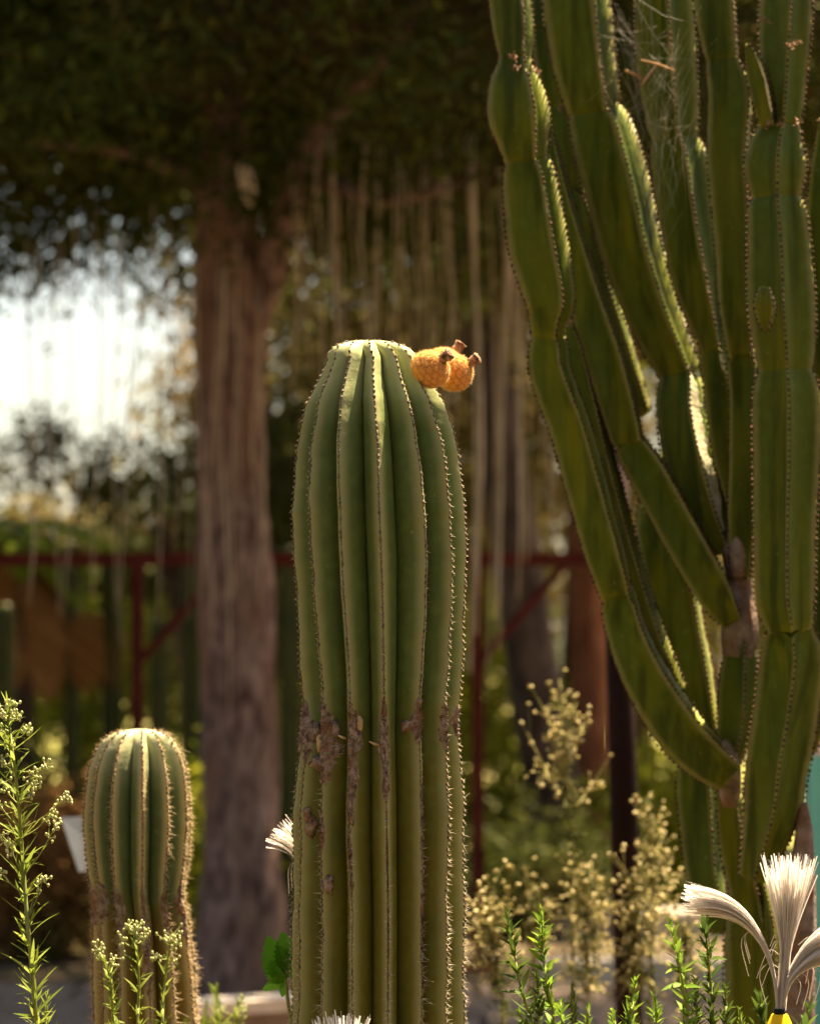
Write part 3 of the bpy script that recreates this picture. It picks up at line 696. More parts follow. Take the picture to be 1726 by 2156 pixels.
# young cactus
D1 = 5.15
c2 = [(1535, 294, 1), (1535.6, 294, 14), (1536.5, 294, 22), (1538, 294, 32), (1540.5, 294, 43), (1544, 294, 54), (1548, 293, 62), (1553, 292, 68), (1559, 291, 74), (1566, 291, 79), (1580, 291, 88), (1620, 290, 102), (1680, 289, 110.5), (1740, 289, 112), (1800, 289, 107), (1850, 289, 99), (1890, 291, 95), (1920, 295, 98), (1960, 298, 101), (2050, 303, 105), (2156, 307, 108), (3200, 312, 110)]
cr = lambda a: (lambda y: rad(a))
small = Column(D1, c2, [cr(a) for a in (-80, -49, -23, 11, 40, 71, 103, 133, 163, 193, 223, 252)], .66, 1535, 2170, 8)
c2r = thing('young_cactus', 'shorter ribbed cactus with pale fuzzy ridges left of the pine trunk', 'cactus', (P(310, 1500, D1).x, D1, BED - .02))
r2 = build_column(c2r, small, M['skin_small'], ygr(BED - .02, D1), M['spine_pale'], lambda y: float(np.interp(y, [1535, 1700, 2000, 2200], [.008, .010, .013, .015])), 8, 9.5,
                  lambda y: float(np.interp(y, [1535, 1560, 1680, 1830, 1920, 2100, 3000], [-.6, -.4, 0, .15, .6, 1, 1])), 6.0)
for i, a, b, wl_, wr_, sd in [(0, 1850, 1960, [.1, .4, .4, .1], [.1, .4, .5, .1], 31), (1, 1845, 1950, [.05, .3, .4, .1], [.05, .45, .5, .05], 32), (2, 1850, 1970, [.05, .2, .2, .05], [.05, .35, .4, .05], 33), (3, 1835, 2110, [.03, .2, .45, .4, .3, .05], [.03, .2, .3, .3, .3, .05], 34), (4, 1850, 2000, [.05, .3, .3, .05], [.05, .1, .1, .05], 35), (5, 1850, 1990, [.05, .4, .3, .05], [.05, .3, .3, .05], 36)]:
    scar(small, r2[i], i, a, b, wl_, wr_, sd)

# columnar cacti in the background
def far_column(px, ytop, d, wpx, seed, label):
    yb = ygr(0, d); rr_ = wpx / 2
    t = [(ytop, px, 1), (ytop + 1, px, rr_ * .35), (ytop + 4, px, rr_ * .6), (ytop + 10, px, rr_ * .8), (ytop + 24, px, rr_), (ytop + 200, px + seed % 5 - 2, rr_ * .97), (yb, px, rr_)]
    nr = 7; c = Column(d, t, [cr(seed * 17 + 360 / nr * i) for i in range(nr)], .6, ytop, yb, seed)
    r = thing('slender_cactus', label, 'cactus', (P(px, 1400, d).x, d, 0), 'slender cacti behind the red frame')
    ys = [ytop, ytop + 1, ytop + 4, ytop + 10, ytop + 24] + list(np.linspace(ytop + 60, yb, 9)); ts = [-1, -.5, -.15, 0, .15, .5, 1]
    for i in range(nr):
        V = [c.surf(i, y, t) for y in ys for t in ts]; w = len(ts)
        F = [(j * w + k, (j + 1) * w + k, (j + 1) * w + k + 1, j * w + k + 1) for j in range(len(ys) - 1) for k in range(w - 1)]
        mk('rib', V, F, M['skin_far'], r, True, {'across': [abs(t) for y in ys for t in ts], 'age': [.5 + .5 * (j % 2) for j, y in enumerate(ys) for t in ts]})
for i, (px, yt, d, w) in enumerate([(10, 1270, 15.8, 44), (150, 1330, 16.8, 36), (236, 1225, 17.0, 48), (336, 1300, 16.6, 42), (405, 1270, 17.2, 46), (612, 1260, 16.5, 42), (-48, 1250, 16.2, 44), (-105, 1320, 15.7, 40), (-170, 1230, 16.8, 46), (-250, 1300, 16.0, 42), (-330, 1270, 16.6, 44)]):
    far_column(px, 1150 + (yt * 7) % 45 if i % 3 else yt, d, w, i + 2, 'slender dark green cactus column standing under the red beam' if px < 500 else 'slender dark green cactus column between pine trunk and tall cactus')

# ------------------------------------------------------------------ branching euphorbia
eu = thing('branching_euphorbia', 'large branching euphorbia with four angled jointed green stems', 'euphorbia', (P(1610, 2000, 5.5).x, 5.5, BED - .02))
def segment(pts, d0, d1, phi, phi1, seed, mat='euph', dots=True, tip=False, age0=.3, age1=.6, squash=.42, bark=None, patch=()):
    n = max(18, int(sum(math.hypot(pts[i + 1][0] - pts[i][0], pts[i + 1][1] - pts[i][1]) for i in range(len(pts) - 1)) / 9))
    pp = smooth_path(pts, n); q = np.random.default_rng(seed)
    ctr = []; R = []
    for i in range(n):
        s = i / (n - 1); d = d0 + (d1 - d0) * s; ph_ = ((phi + (phi1 - phi) * s + 45) % 90) - 45; cphi = math.cos(rad(ph_)); ctr.append(V3(P(pp[i, 0], pp[i, 1], d))); w = max(4, pp[i, 2]) / 2 * d / FPX / max(.72, cphi)
        R.append(w)
    # closing ends
    K = 32; ths = [2 * math.pi * k / K for k in range(K)]
    V = []; A = []; B = []; crest = {0: [], 1: [], 2: [], 3: []}
    for i in range(n):
        t = ctr[min(i + 1, n - 1)] - ctr[max(i - 1, 0)]; t /= np.linalg.norm(t)
        fwd = np.array((0, -1.0, 0)); f = fwd - t * np.dot(fwd, t); f /= np.linalg.norm(f); sdx = np.cross(t, f)
        if sdx[0] < 0: sdx = -sdx
        s = i / (n - 1)
        for k, th in enumerate(ths):
            pw = .60; rs = (abs(math.cos(th)) ** pw + abs(math.sin(th)) ** pw) ** (-1 / pw); prof = max(0, (rs - .445) / .555)
            if prof > .97: prof = .94
            ser = 1 + (.018 * math.sin(i * 2.2 + seed) + .02 * math.sin(i * .37 + seed * 2 + k // 8)) * (prof > .8)
            r_ = R[i] * (.44 + .56 * prof) * ser
            a = th + rad(phi + (phi1 - phi) * s)
            V.append(ctr[i] + r_ * (math.cos(a) * f + math.sin(a) * sdx)); A.append(1 - prof)
            B.append(min(1, age0 + (age1 - age0) * s + .35 * math.exp(-((1 - s) / .06) ** 2) + .2 * math.exp(-(s / .05) ** 2)))
        for j in range(4):
            a = math.pi / 2 * j + rad(phi + (phi1 - phi) * s); nv = math.cos(a) * f + math.sin(a) * sdx; crest[j].append((ctr[i] + nv * R[i], nv, t))
    F = [(i * K + k, i * K + (k + 1) % K, (i + 1) * K + (k + 1) % K, (i + 1) * K + k) for i in range(n - 1) for k in range(K)]
    for i, ii in ((0, 0), (n - 1, n - 1)):
        t = ctr[min(ii + 1, n - 1)] - ctr[max(ii - 1, 0)]; t /= np.linalg.norm(t); sg = -1 if ii == 0 else 1
        cidx = len(V); V.append(ctr[ii] + sg * t * R[ii] * .3); A.append(1); B.append(.6)
        F += [(ii * K + k, ii * K + (k + 1) % K, cidx) for k in range(K)]
    o = mk('stem_segment', V, F, M[mat], eu, True, {'across': A, 'age': B})
    for (s0, s1, h0, h1) in patch:          # cream strips painting sunlight onto crests and a stem face
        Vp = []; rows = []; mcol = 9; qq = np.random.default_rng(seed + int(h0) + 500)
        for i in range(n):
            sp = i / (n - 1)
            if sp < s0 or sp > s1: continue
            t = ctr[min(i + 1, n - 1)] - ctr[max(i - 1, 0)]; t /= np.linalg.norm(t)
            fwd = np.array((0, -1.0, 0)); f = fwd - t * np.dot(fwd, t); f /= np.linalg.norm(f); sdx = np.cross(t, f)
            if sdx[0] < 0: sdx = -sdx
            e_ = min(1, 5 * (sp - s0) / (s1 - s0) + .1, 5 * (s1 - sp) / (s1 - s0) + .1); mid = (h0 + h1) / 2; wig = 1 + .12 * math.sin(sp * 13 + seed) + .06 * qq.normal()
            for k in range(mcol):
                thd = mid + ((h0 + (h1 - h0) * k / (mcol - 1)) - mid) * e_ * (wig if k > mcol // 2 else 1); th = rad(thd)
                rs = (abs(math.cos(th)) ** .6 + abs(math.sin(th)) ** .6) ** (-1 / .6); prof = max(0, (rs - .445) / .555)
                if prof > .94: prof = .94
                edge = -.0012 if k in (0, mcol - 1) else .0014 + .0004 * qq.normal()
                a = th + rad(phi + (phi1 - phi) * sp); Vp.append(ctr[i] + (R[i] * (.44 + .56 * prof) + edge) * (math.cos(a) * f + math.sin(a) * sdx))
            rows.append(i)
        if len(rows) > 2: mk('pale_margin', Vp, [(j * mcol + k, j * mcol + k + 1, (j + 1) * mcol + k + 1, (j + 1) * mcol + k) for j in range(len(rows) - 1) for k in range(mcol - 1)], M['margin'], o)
    if dots:
        g = G()
        for j in range(4):
            L = 0.0; nxt = .006
            for i in range(1, n):
                p0, p1 = crest[j][i - 1][0], crest[j][i][0]; sl = np.linalg.norm(p1 - p0)
                while L + sl > nxt:
                    f_ = (nxt - L) / sl; p = p0 + (p1 - p0) * f_; nv, t = crest[j][i][1], crest[j][i][2]; s = .0026 * q.uniform(.7, 1.3); sd = np.cross(t, nv)
                    e = [t * s * 1.5, -t * s * 1.5, sd * s, -sd * s, nv * s, -nv * s]
                    g.add([p + v for v in e], [(0, 2, 4), (2, 1, 4), (1, 3, 4), (3, 0, 4), (2, 0, 5), (1, 2, 5), (3, 1, 5), (0, 3, 5)])
                    for sg in (-1, 1): spine(g, p, nv + sg * sd * .8, .0035, .0006)
                    nxt += .0105 * q.uniform(.85, 1.15)
                L += sl
        g.mk('thorns', M['edot'], o, True, 'stuff')
    return o
def chain(segs, ds, phis, seed, patches=None, **kw):
    """stem made of jointed segments; neighbours share the joint's place, width and rib directions"""
    segs = [[list(p) for p in sg] for sg in segs]
    for a, b in zip(segs, segs[1:]):
        x, y = (a[-1][0] + b[0][0]) / 2, (a[-1][1] + b[0][1]) / 2
        w = .76 * min(a[-2][2], b[1][2]); L1 = math.hypot(x - a[-2][0], y - a[-2][1]); L2 = math.hypot(b[1][0] - x, b[1][1] - y)
        f1, f2 = 1 - min(.35, 26 / L1), min(.35, 22 / L2)
        a[-1] = [x, y + 3, w]; a.insert(-1, [a[-2][0] + (x - a[-2][0]) * f1, a[-2][1] + (y - a[-2][1]) * f1, w * 1.16])
        b[0] = [x, y - 3, w]; b.insert(1, [x + (b[1][0] - x) * f2, y + (b[1][1] - y) * f2, w * 1.2])
    for k, sg in enumerate(segs): segment(sg, ds[k], ds[k + 1], phis[k], phis[k + 1], seed * 10 + k, patch=(patches or {}).get(k, ()), **kw)
chain([[(1070, -160, 50), (1068, -60, 88), (1080, 60, 94), (1084, 124, 70)], [(1085, 120, 70), (1086, 180, 120), (1092, 245, 142), (1106, 338, 105)], [(1110, 336, 100), (1118, 400, 124), (1134, 520, 134), (1158, 630, 112), (1160, 706, 84)],
       [(1145, 706, 80), (1160, 790, 94), (1200, 900, 94), (1230, 1010, 94), (1266, 1140, 92), (1296, 1246, 76)], [(1297, 1246, 76), (1322, 1340, 94), (1362, 1430, 106), (1425, 1530, 116), (1484, 1592, 104), (1530, 1630, 80)]],
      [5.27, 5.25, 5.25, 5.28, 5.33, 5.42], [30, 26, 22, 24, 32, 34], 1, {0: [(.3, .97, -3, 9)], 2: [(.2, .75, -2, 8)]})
chain([[(1200, 686, 26), (1208, 730, 60), (1235, 850, 76), (1265, 980, 74), (1300, 1110, 70), (1335, 1230, 66), (1372, 1350, 72), (1420, 1460, 60)]], [5.40, 5.45], [20, 26], 2)
chain([[(1370, 1040, 50), (1385, 1120, 100), (1410, 1220, 120), (1432, 1320, 112), (1455, 1430, 104), (1490, 1550, 60)]], [5.62, 5.55], [30, 30], 3)
chain([[(1150, 280, 40), (1170, 400, 66), (1200, 520, 80), (1240, 650, 88), (1282, 780, 92), (1322, 932, 76)], [(1322, 928, 76), (1360, 990, 92), (1410, 1080, 94), (1460, 1170, 94), (1505, 1250, 86), (1540, 1308, 50)]], [5.42, 5.42, 5.45], [30, 34, 36], 4)
chain([[(1152, -120, 40), (1155, 0, 86), (1165, 120, 88), (1178, 226, 60)], [(1180, 224, 60), (1190, 320, 80), (1215, 430, 76), (1250, 550, 50)]], [5.62, 5.62, 5.62], [14, 20, 26], 5)
chain([[(1206, 400, 16), (1222, 440, 58), (1243, 520, 70), (1265, 620, 72), (1302, 740, 76), (1350, 870, 50)]], [5.60, 5.6], [24, 28], 6)
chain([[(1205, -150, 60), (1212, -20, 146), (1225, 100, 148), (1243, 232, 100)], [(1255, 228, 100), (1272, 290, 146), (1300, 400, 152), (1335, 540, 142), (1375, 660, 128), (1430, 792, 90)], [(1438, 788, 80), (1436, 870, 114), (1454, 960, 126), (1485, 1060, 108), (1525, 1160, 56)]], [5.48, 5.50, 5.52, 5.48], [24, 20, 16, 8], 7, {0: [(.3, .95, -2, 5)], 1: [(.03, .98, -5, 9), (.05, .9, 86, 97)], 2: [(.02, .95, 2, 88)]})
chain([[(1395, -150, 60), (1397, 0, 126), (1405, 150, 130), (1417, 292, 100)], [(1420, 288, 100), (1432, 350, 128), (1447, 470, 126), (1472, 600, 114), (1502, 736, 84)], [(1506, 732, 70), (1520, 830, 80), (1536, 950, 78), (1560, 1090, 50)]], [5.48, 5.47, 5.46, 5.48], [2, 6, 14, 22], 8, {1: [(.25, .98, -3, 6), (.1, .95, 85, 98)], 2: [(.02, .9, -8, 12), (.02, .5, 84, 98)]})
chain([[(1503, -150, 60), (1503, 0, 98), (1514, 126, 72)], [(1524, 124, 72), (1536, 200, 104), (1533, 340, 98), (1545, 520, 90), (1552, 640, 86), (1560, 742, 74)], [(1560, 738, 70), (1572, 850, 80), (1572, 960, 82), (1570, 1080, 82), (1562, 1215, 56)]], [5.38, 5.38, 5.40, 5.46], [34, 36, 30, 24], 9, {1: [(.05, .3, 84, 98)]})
chain([[(1660, -150, 60), (1655, 0, 116), (1650, 130, 106), (1646, 256, 84)], [(1642, 258, 84), (1634, 310, 124), (1632, 350, 136), (1632, 416, 112)], [(1633, 414, 110), (1640, 520, 138), (1645, 640, 146), (1652, 780, 120)],
       [(1655, 778, 116), (1656, 850, 148), (1655, 980, 144), (1652, 1120, 134), (1652, 1250, 130), (1662, 1326, 108)], [(1662, 1322, 106), (1666, 1400, 142), (1655, 1500, 140), (1636, 1610, 138), (1622, 1720, 118), (1586, 1850, 64)]], [5.30, 5.29, 5.29, 5.28, 5.28, 5.38], [4, 0, -4, -4, -2, -4], 10)
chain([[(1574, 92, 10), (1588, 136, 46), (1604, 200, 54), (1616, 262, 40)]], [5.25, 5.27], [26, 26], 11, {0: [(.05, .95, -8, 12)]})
chain([[(1742, 250, 40), (1744, 450, 100), (1746, 700, 112), (1740, 800, 84)], [(1740, 796, 84), (1752, 950, 112), (1755, 1200, 112), (1738, 1400, 92), (1690, 1580, 60)]], [5.40, 5.40, 5.44], [16, 12, 8], 12)
chain([[(1560, 1345, 60), (1556, 1440, 88), (1549, 1530, 84), (1530, 1618, 52)]], [5.46, 5.47], [8, 12], 13)
chain([[(1472, 1570, 60), (1469, 1640, 96), (1476, 1750, 94), (1486, 1850, 84), (1520, 1960, 50)]], [5.57, 5.52], [20, 24], 14, age0=.0, age1=.15)
chain([[(1520, 1620, 40), (1538, 1700, 64), (1552, 1790, 76), (1580, 1900, 90), (1590, 2000, 100)]], [5.49, 5.5], [16, 20], 15, age0=.5, age1=.8)
chain([[(1592, 1840, 60), (1600, 1930, 150), (1605, 2050, 170), (1610, 2156, 176), (1612, 2450, 176), (1612, ygr(BED - .02, 5.5), 180)]], [5.5, 5.5], [12, 16], 16, age0=.6, age1=.9)
chain([[(1611, 700, 12), (1611, 662, 46), (1610, 632, 50), (1610, 606, 26)]], [5.20, 5.20], [30, 30], 17, age0=.9, age1=.9)
# woody scars where stems join
def bark_piece(pts, d, seed):
    V, F = rough_tube([V3(P(x, y, d)) for x, y, w in pts], [w / 2 * d / FPX for x, y, w in pts], 18, seed, .12); mk('bark_joint', V, F, M['ebark'], eu)
bark_piece([(1556, 1205, 46), (1556, 1260, 62), (1558, 1330, 76), (1552, 1385, 60)], 5.47, 41)
bark_piece([(1518, 1560, 30), (1526, 1600, 56), (1534, 1650, 50), (1538, 1700, 30)], 5.45, 42)
bark_piece([(1692, 1690, 16), (1692, 1760, 42), (1688, 1880, 58), (1682, 2050, 66), (1672, 2250, 74), (1660, ygr(BED - .02, 5.36), 80)], 5.36, 43)
bark_piece([(1545, 1110, 30), (1550, 1160, 56), (1555, 1215, 50)], 5.46, 44)
# red-brown spent flower tufts at joints
for k, (x, y, d) in enumerate([(1078, 118, 5.18), (1086, 140, 5.18), (1128, 148, 5.22), (1178, 226, 5.5), (1618, 258, 5.23), (1644, 256, 5.22), (1680, 258, 5.23), (1610, 42, 5.25), (1663, 95, 5.23), (1678, 88, 5.23)]):
    q = np.random.default_rng(k); p = V3(P(x, y, d)); g = G()
    for i in range(16): spine(g, p + q.normal(0, .004, 3), q.normal(0, 1, 3) + np.array((0, -.6, .2)), q.uniform(.004, .011), .0014)
    g.mk('spent_flower', M['dried'], eu)
# cobweb and caught twigs
q = np.random.default_rng(4); g = G()
anch = [V3(P(x, y, d)) for x, y, d in [(1300, 80, 5.41), (1300, 190, 5.42), (1345, 0, 5.40), (1410, 90, 5.385), (1415, 190, 5.385), (1460, 130, 5.36), (1330, 260, 5.40), (1412, 270, 5.385), (1470, 60, 5.35), (1375, 330, 5.40), (1295, 30, 5.41), (1378, 520, 5.41), (1410, 440, 5.385)]]
for i in range(75):
    a, b = q.choice(len(anch), 2, replace=False); p0, p1 = anch[a] + q.normal(0, .02, 3), anch[b] + q.normal(0, .02, 3)
    g.tube([p0, (p0 + p1) / 2 + np.array((0, 0, -.006 * q.uniform(0, 2))), p1], .0001, 3, 0, False)
tag(g.mk('cobweb', M['web'], None, False), 'white cobweb threads stretched between upper euphorbia stems', 'cobweb')
for k, (x0_, y0_, x1_, y1_) in enumerate([(1352, 176, 1384, 134), (1318, 148, 1352, 166), (1350, 126, 1420, 148)]):
    a, b = V3(P(x0_, y0_, 5.36)), V3(P(x1_, y1_, 5.40))
    o = mk('twig', *tube([a, (a + b) / 2 + np.array((0, 0, .002)), b], [.0022, .0026, .0014], 6), M['twig'])
    tag(o, ['straight orange twig slanting up in the cobweb', 'short brown twig beside the slanting one in the cobweb', 'long thin twig lying across the cobweb'][k], 'twig')

# ------------------------------------------------------------------ weeds
def leaf_mesh(name, wid, curve, mat, serr=0.0, n=8):
    V = []; F = []
    for i in range(n + 1):
        s = i / n; w = wid * (math.sin(math.pi * min(1, s ** .75)) ** .8 if 0 < s < 1 else 0.03)
        if serr and i % 2: w *= 1 - serr
        z = -curve * s * s
        V += [(-w, s, z + .25 * w), (0, s, z), (w, s, z + .25 * w)]
    for i in range(n):
        a = 3 * i; F += [(a, a + 1, a + 4, a + 3), (a + 1, a + 2, a + 5, a + 4)]
    me = mesh_data(name, V, F, True); me.materials.append(mat); return me
LM = {}
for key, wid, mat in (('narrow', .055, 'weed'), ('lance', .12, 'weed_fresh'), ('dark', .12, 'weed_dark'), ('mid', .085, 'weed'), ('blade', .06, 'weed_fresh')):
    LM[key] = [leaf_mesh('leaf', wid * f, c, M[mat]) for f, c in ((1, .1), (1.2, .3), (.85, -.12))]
LM['nettle'] = [leaf_mesh('leaf', .34, c, M['nettle'], .28, 18) for c in (.1, .3, -.15)]
def put_leaf(root, kind, p, dv, L, up=None, q=None):
    dv = Vector(dv).normalized(); up = Vector(up if up is not None else (0, 0, 1)); x = dv.cross(up)
    if x.length < 1e-3: x = Vector((1, 0, 0))
    x.normalize(); z = x.cross(dv); M3 = Matrix((x, dv, z)).transposed()
    o = bpy.data.objects.new('leaf', LM[kind][(q or random).integers(3) if q is not None else random.randrange(3)]); COL.objects.link(o); o.parent = root
    o.matrix_local = Matrix.Translation(Vector(p) - Vector(BASE[root.name])) @ M3.to_4x4() @ Matrix.Scale(L, 4)
    return o
def bud_cluster(root, p, n, r, q, spread=.011, parent=None):
    g = G()
    for i in range(n):
        c = np.asarray(p) + q.normal(0, spread / 2, 3); V, F = blob(c, (r * .8, r * .8, r * 1.25), int(q.integers(999)), 4, .15); g.add(V, F)
        g.tube([p, c], .0005, 3, 0, False)
    g.mk('bud_cluster', M['bud'], parent or root, True, 'stuff')
def weed(label, stem, d, kind, L, gap, ang=50, seed=0, branches=(), topbuds=0, group=None, stemr=.0025, ylow=2240, taper=True, dens=1, zbase=BED, cat='weed', name='weed'):
    q = np.random.default_rng(seed)
    x_b, y_b = stem[-1]; yb = ygr(zbase, d)
    st = list(stem) + [(x_b + (x_b - stem[-2][0]) * .5, (y_b + yb) / 2), (x_b + (x_b - stem[-2][0]) * .5, yb)]
    pp = smooth_path([V3(P(x, y, d + .02 * math.sin(i * 1.7 + seed))) for i, (x, y) in enumerate(st)], 60)
    r = thing(name, label, cat, pp[-1], group)
    g = G(); g.tube(pp, [stemr * (.35 + .65 * min(1, i / 30)) for i in range(60)], 6); g.mk('stem', M['weed_stem'], r)
    top = stem[0][1]; az = q.uniform(0, 6)
    cum = 0; i = 0
    while True:
        # walk down the stem by 'gap'
        idx = min(59, np.argmin(np.abs(pp[:, 2] - (V3(P(st[0][0], top, d))[2] - cum))))
        if cum * ppm(d) + top > ylow or idx >= 59: break
        t = pp[max(0, idx - 1)] - pp[min(59, idx + 1)]; t, u, w = frame(t)
        az += 2.4 + q.normal(0, .25); rd = math.cos(az) * u + math.sin(az) * w
        f = min(1, cum * ppm(d) / 90) if taper else 1
        a = rad(ang * (.35 + .65 * f) + q.normal(0, 7)); Lf = L * (.5 + .5 * f) * q.uniform(.75, 1.2)
        put_leaf(r, kind, pp[idx], t * math.cos(a) + rd * math.sin(a), Lf, t, q)
        if f > .4 and q.uniform() < .7 * dens:      # axil shoot of small leaves
            for k in range(4):
                dv = t * .8 + rd * .5 + q.normal(0, .35, 3); put_leaf(r, kind, pp[idx] + rd * .003, dv, Lf * q.uniform(.35, .6), t, q)
        cum += gap / ppm(d) * (.28 + .42 * f) * q.uniform(.8, 1.2)
    for (bx, by, tx, ty, nb) in branches:
        p0 = pp[np.argmin(np.abs(pp[:, 2] - V3(P(bx, by, d))[2]))]; p1 = V3(P(tx, ty, d + q.normal(0, .02))); m_ = p0 * .45 + p1 * .55 + np.array((0, 0, -.006 if tx > bx else -.004))
        bp = smooth_path([p0, m_, p1], 9); g = G(); g.tube(bp, [.0013 - .00008 * i for i in range(9)], 5); br = g.mk('branch', M['weed_stem'], r)
        for k in range(2, 8, 2):
            put_leaf(r, kind, bp[k], (bp[k] - bp[k - 1]) / np.linalg.norm(bp[k] - bp[k - 1]) + q.normal(0, .4, 3), L * q.uniform(.25, .5), None, q)
        bud_cluster(r, p1, nb + 3, .0027, q, .012, br)
        if nb > 4: bud_cluster(r, bp[6], 4, .0025, q, .009, br)
    if topbuds: bud_cluster(r, pp[0], topbuds + 4, .0027, q, .015)
    return r
weed('tall upright weed with pale flower buds and narrow leaves', [(17, 1490), (22, 1540), (28, 1590), (39, 1690), (47, 1795), (56, 1920), (67, 2045), (75, 2140), (79, 2170)], 4.42, 'narrow', .052, 14, 42, 1,
     [(24, 1555, 62, 1533, 6), (32, 1620, 95, 1612, 8), (37, 1660, 68, 1632, 6), (38, 1690, 72, 1654, 6), (42, 1745, 138, 1680, 9), (43, 1760, 108, 1712, 8), (50, 1840, 118, 1738, 8), (58, 1920, 90, 1855, 8),
      (24, 1560, 2, 1540, 6), (30, 1620, 4, 1602, 7), (36, 1690, 6, 1650, 7), (40, 1745, -10, 1680, 7), (46, 1800, 0, 1760, 7), (50, 1840, 20, 1780, 5), (20, 1520, 38, 1506, 6), (20, 1510, 6, 1500, 6), (53, 1890, -12, 1820, 5)], 12, stemr=.0032)
weed('low weed sprig with a drooping bud tip before the young cactus', [(212, 2008), (226, 2040), (235, 2090), (238, 2156), (240, 2180)], 4.75, 'mid', .030, 9, 40, 2, [(222, 2030, 205, 2000, 5), (228, 2050, 240, 2018, 5)], 9, 'small weeds before the young cactus')
weed('low weed sprig with a round bud head before the young cactus', [(282, 1962), (288, 2000), (292, 2060), (291, 2120), (290, 2180)], 4.75, 'narrow', .030, 13, 38, 3, [(287, 1995, 256, 1978, 5), (286, 1985, 302, 1968, 7), (284, 1970, 270, 1950, 6), (288, 1990, 290, 1950, 7)], 10, 'small weeds before the young cactus')
weed('thin pale weed sprig beside the round bud head', [(362, 1972), (355, 2010), (348, 2060), (343, 2120), (342, 2180)], 4.9, 'narrow', .026, 14, 38, 4, [(354, 2020, 328, 2012, 5), (356, 2000, 372, 1984, 5), (352, 2035, 370, 2022, 4), (358, 1990, 348, 1980, 4)], 6, 'small weeds before the young cactus')
weed('bright green leafy weed right of the tall cactus', [(1139, 1912), (1141, 1950), (1143, 2000), (1150, 2060), (1158, 2110), (1166, 2170)], 4.45, 'lance', .030, 9, 48, 5, dens=1.2)
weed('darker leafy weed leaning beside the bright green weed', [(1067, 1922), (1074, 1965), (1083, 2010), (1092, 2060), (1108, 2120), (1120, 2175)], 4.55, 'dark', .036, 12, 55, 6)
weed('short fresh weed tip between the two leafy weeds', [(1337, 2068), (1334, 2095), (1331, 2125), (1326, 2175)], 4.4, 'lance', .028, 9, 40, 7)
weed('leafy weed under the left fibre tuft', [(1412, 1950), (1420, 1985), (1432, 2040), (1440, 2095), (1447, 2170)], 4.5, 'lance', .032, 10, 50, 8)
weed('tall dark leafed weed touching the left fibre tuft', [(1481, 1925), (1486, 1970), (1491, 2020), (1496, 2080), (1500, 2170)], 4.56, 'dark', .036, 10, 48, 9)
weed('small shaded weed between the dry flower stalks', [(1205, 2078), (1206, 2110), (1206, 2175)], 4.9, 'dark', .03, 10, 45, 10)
weed('small weed tip left of the yellow cone', [(1556, 2124), (1558, 2150), (1560, 2185)], 4.5, 'lance', .024, 9, 40, 11)
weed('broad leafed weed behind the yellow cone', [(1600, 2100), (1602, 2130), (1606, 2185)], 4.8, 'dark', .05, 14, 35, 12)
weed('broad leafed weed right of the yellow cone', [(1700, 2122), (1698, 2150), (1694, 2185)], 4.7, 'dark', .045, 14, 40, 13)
weed('blurred feathery weed between young cactus and tall cactus', [(455, 2090), (458, 2120), (460, 2175)], 5.9, 'mid', .05, 11, 45, 14)
weed('feathery weed with white buds beside the low wall', [(505, 2112), (500, 2140), (496, 2185)], 5.8, 'mid', .045, 11, 50, 15, [(500, 2140, 470, 2130, 5), (500, 2140, 515, 2128, 5)], 4)
weed('small leafy weed at the right of the leafy dark one', [(1240, 2120), (1238, 2140), (1236, 2185)], 4.5, 'lance', .024, 9, 45, 16)
weed('low weed at the foot of the bright green weed', [(1090, 2128), (1100, 2150), (1108, 2190)], 4.42, 'lance', .026, 8, 50, 17)
weed('low weed left of the flowering tall weed foot', [(100, 2095), (98, 2130), (96, 2185)], 4.5, 'narrow', .034, 12, 45, 18)
for k, (x, y, kd) in enumerate([(1180, 2110, 'lance'), (1290, 2132, 'lance'), (1378, 2098, 'lance'), (1462, 2060, 'dark'), (1525, 2080, 'dark'), (1130, 2060, 'dark')]):
    weed(['leafy sprout between the bright green weed and the shaded weed', 'tiny sprout left of the short fresh weed tip', 'leafy sprout right of the short fresh weed tip', 'dark sprout between the two weeds under the fibre tuft', 'dark sprout close to the euphorbia foot', 'dark sprout behind the bright green weed'][k],
         [(x, y), (x + 3, y + 30), (x + 4, max(y + 60, 2190))], 4.4 + .05 * (k % 4), kd, .030, 9, 48, 40 + k)
# broad blurred blades close to the lens
dB = 3.55; pb_ = P(380, ygr(BED, dB), dB)
r = thing('blade_weed', 'blurred broad green blades in front of the young cactus foot', 'weed', pb_)
for (x, y, dx) in [(436, 2104, 0), (392, 2146, 1), (330, 2150, 2)]:
    a = V3(pb_); b = V3(P(x, y, dB)); mid_ = a * .5 + b * .5 + np.array((-.02 * (dx + 1), 0, .05)); pp = smooth_path([a, mid_, b], 14); V = []; F = []
    for i in range(14):
        w = .013 * math.sin(math.pi * (.12 + .86 * i / 13)) ; V += [pp[i] + np.array((-w, 0, .002)), pp[i] + np.array((0, -.004, 0)), pp[i] + np.array((w, 0, .002))]
    for i in range(13): F += [(3 * i, 3 * i + 1, 3 * i + 4, 3 * i + 3), (3 * i + 1, 3 * i + 2, 3 * i + 5, 3 * i + 4)]
    mk('blade', V, F, M['weed_fresh'], r)
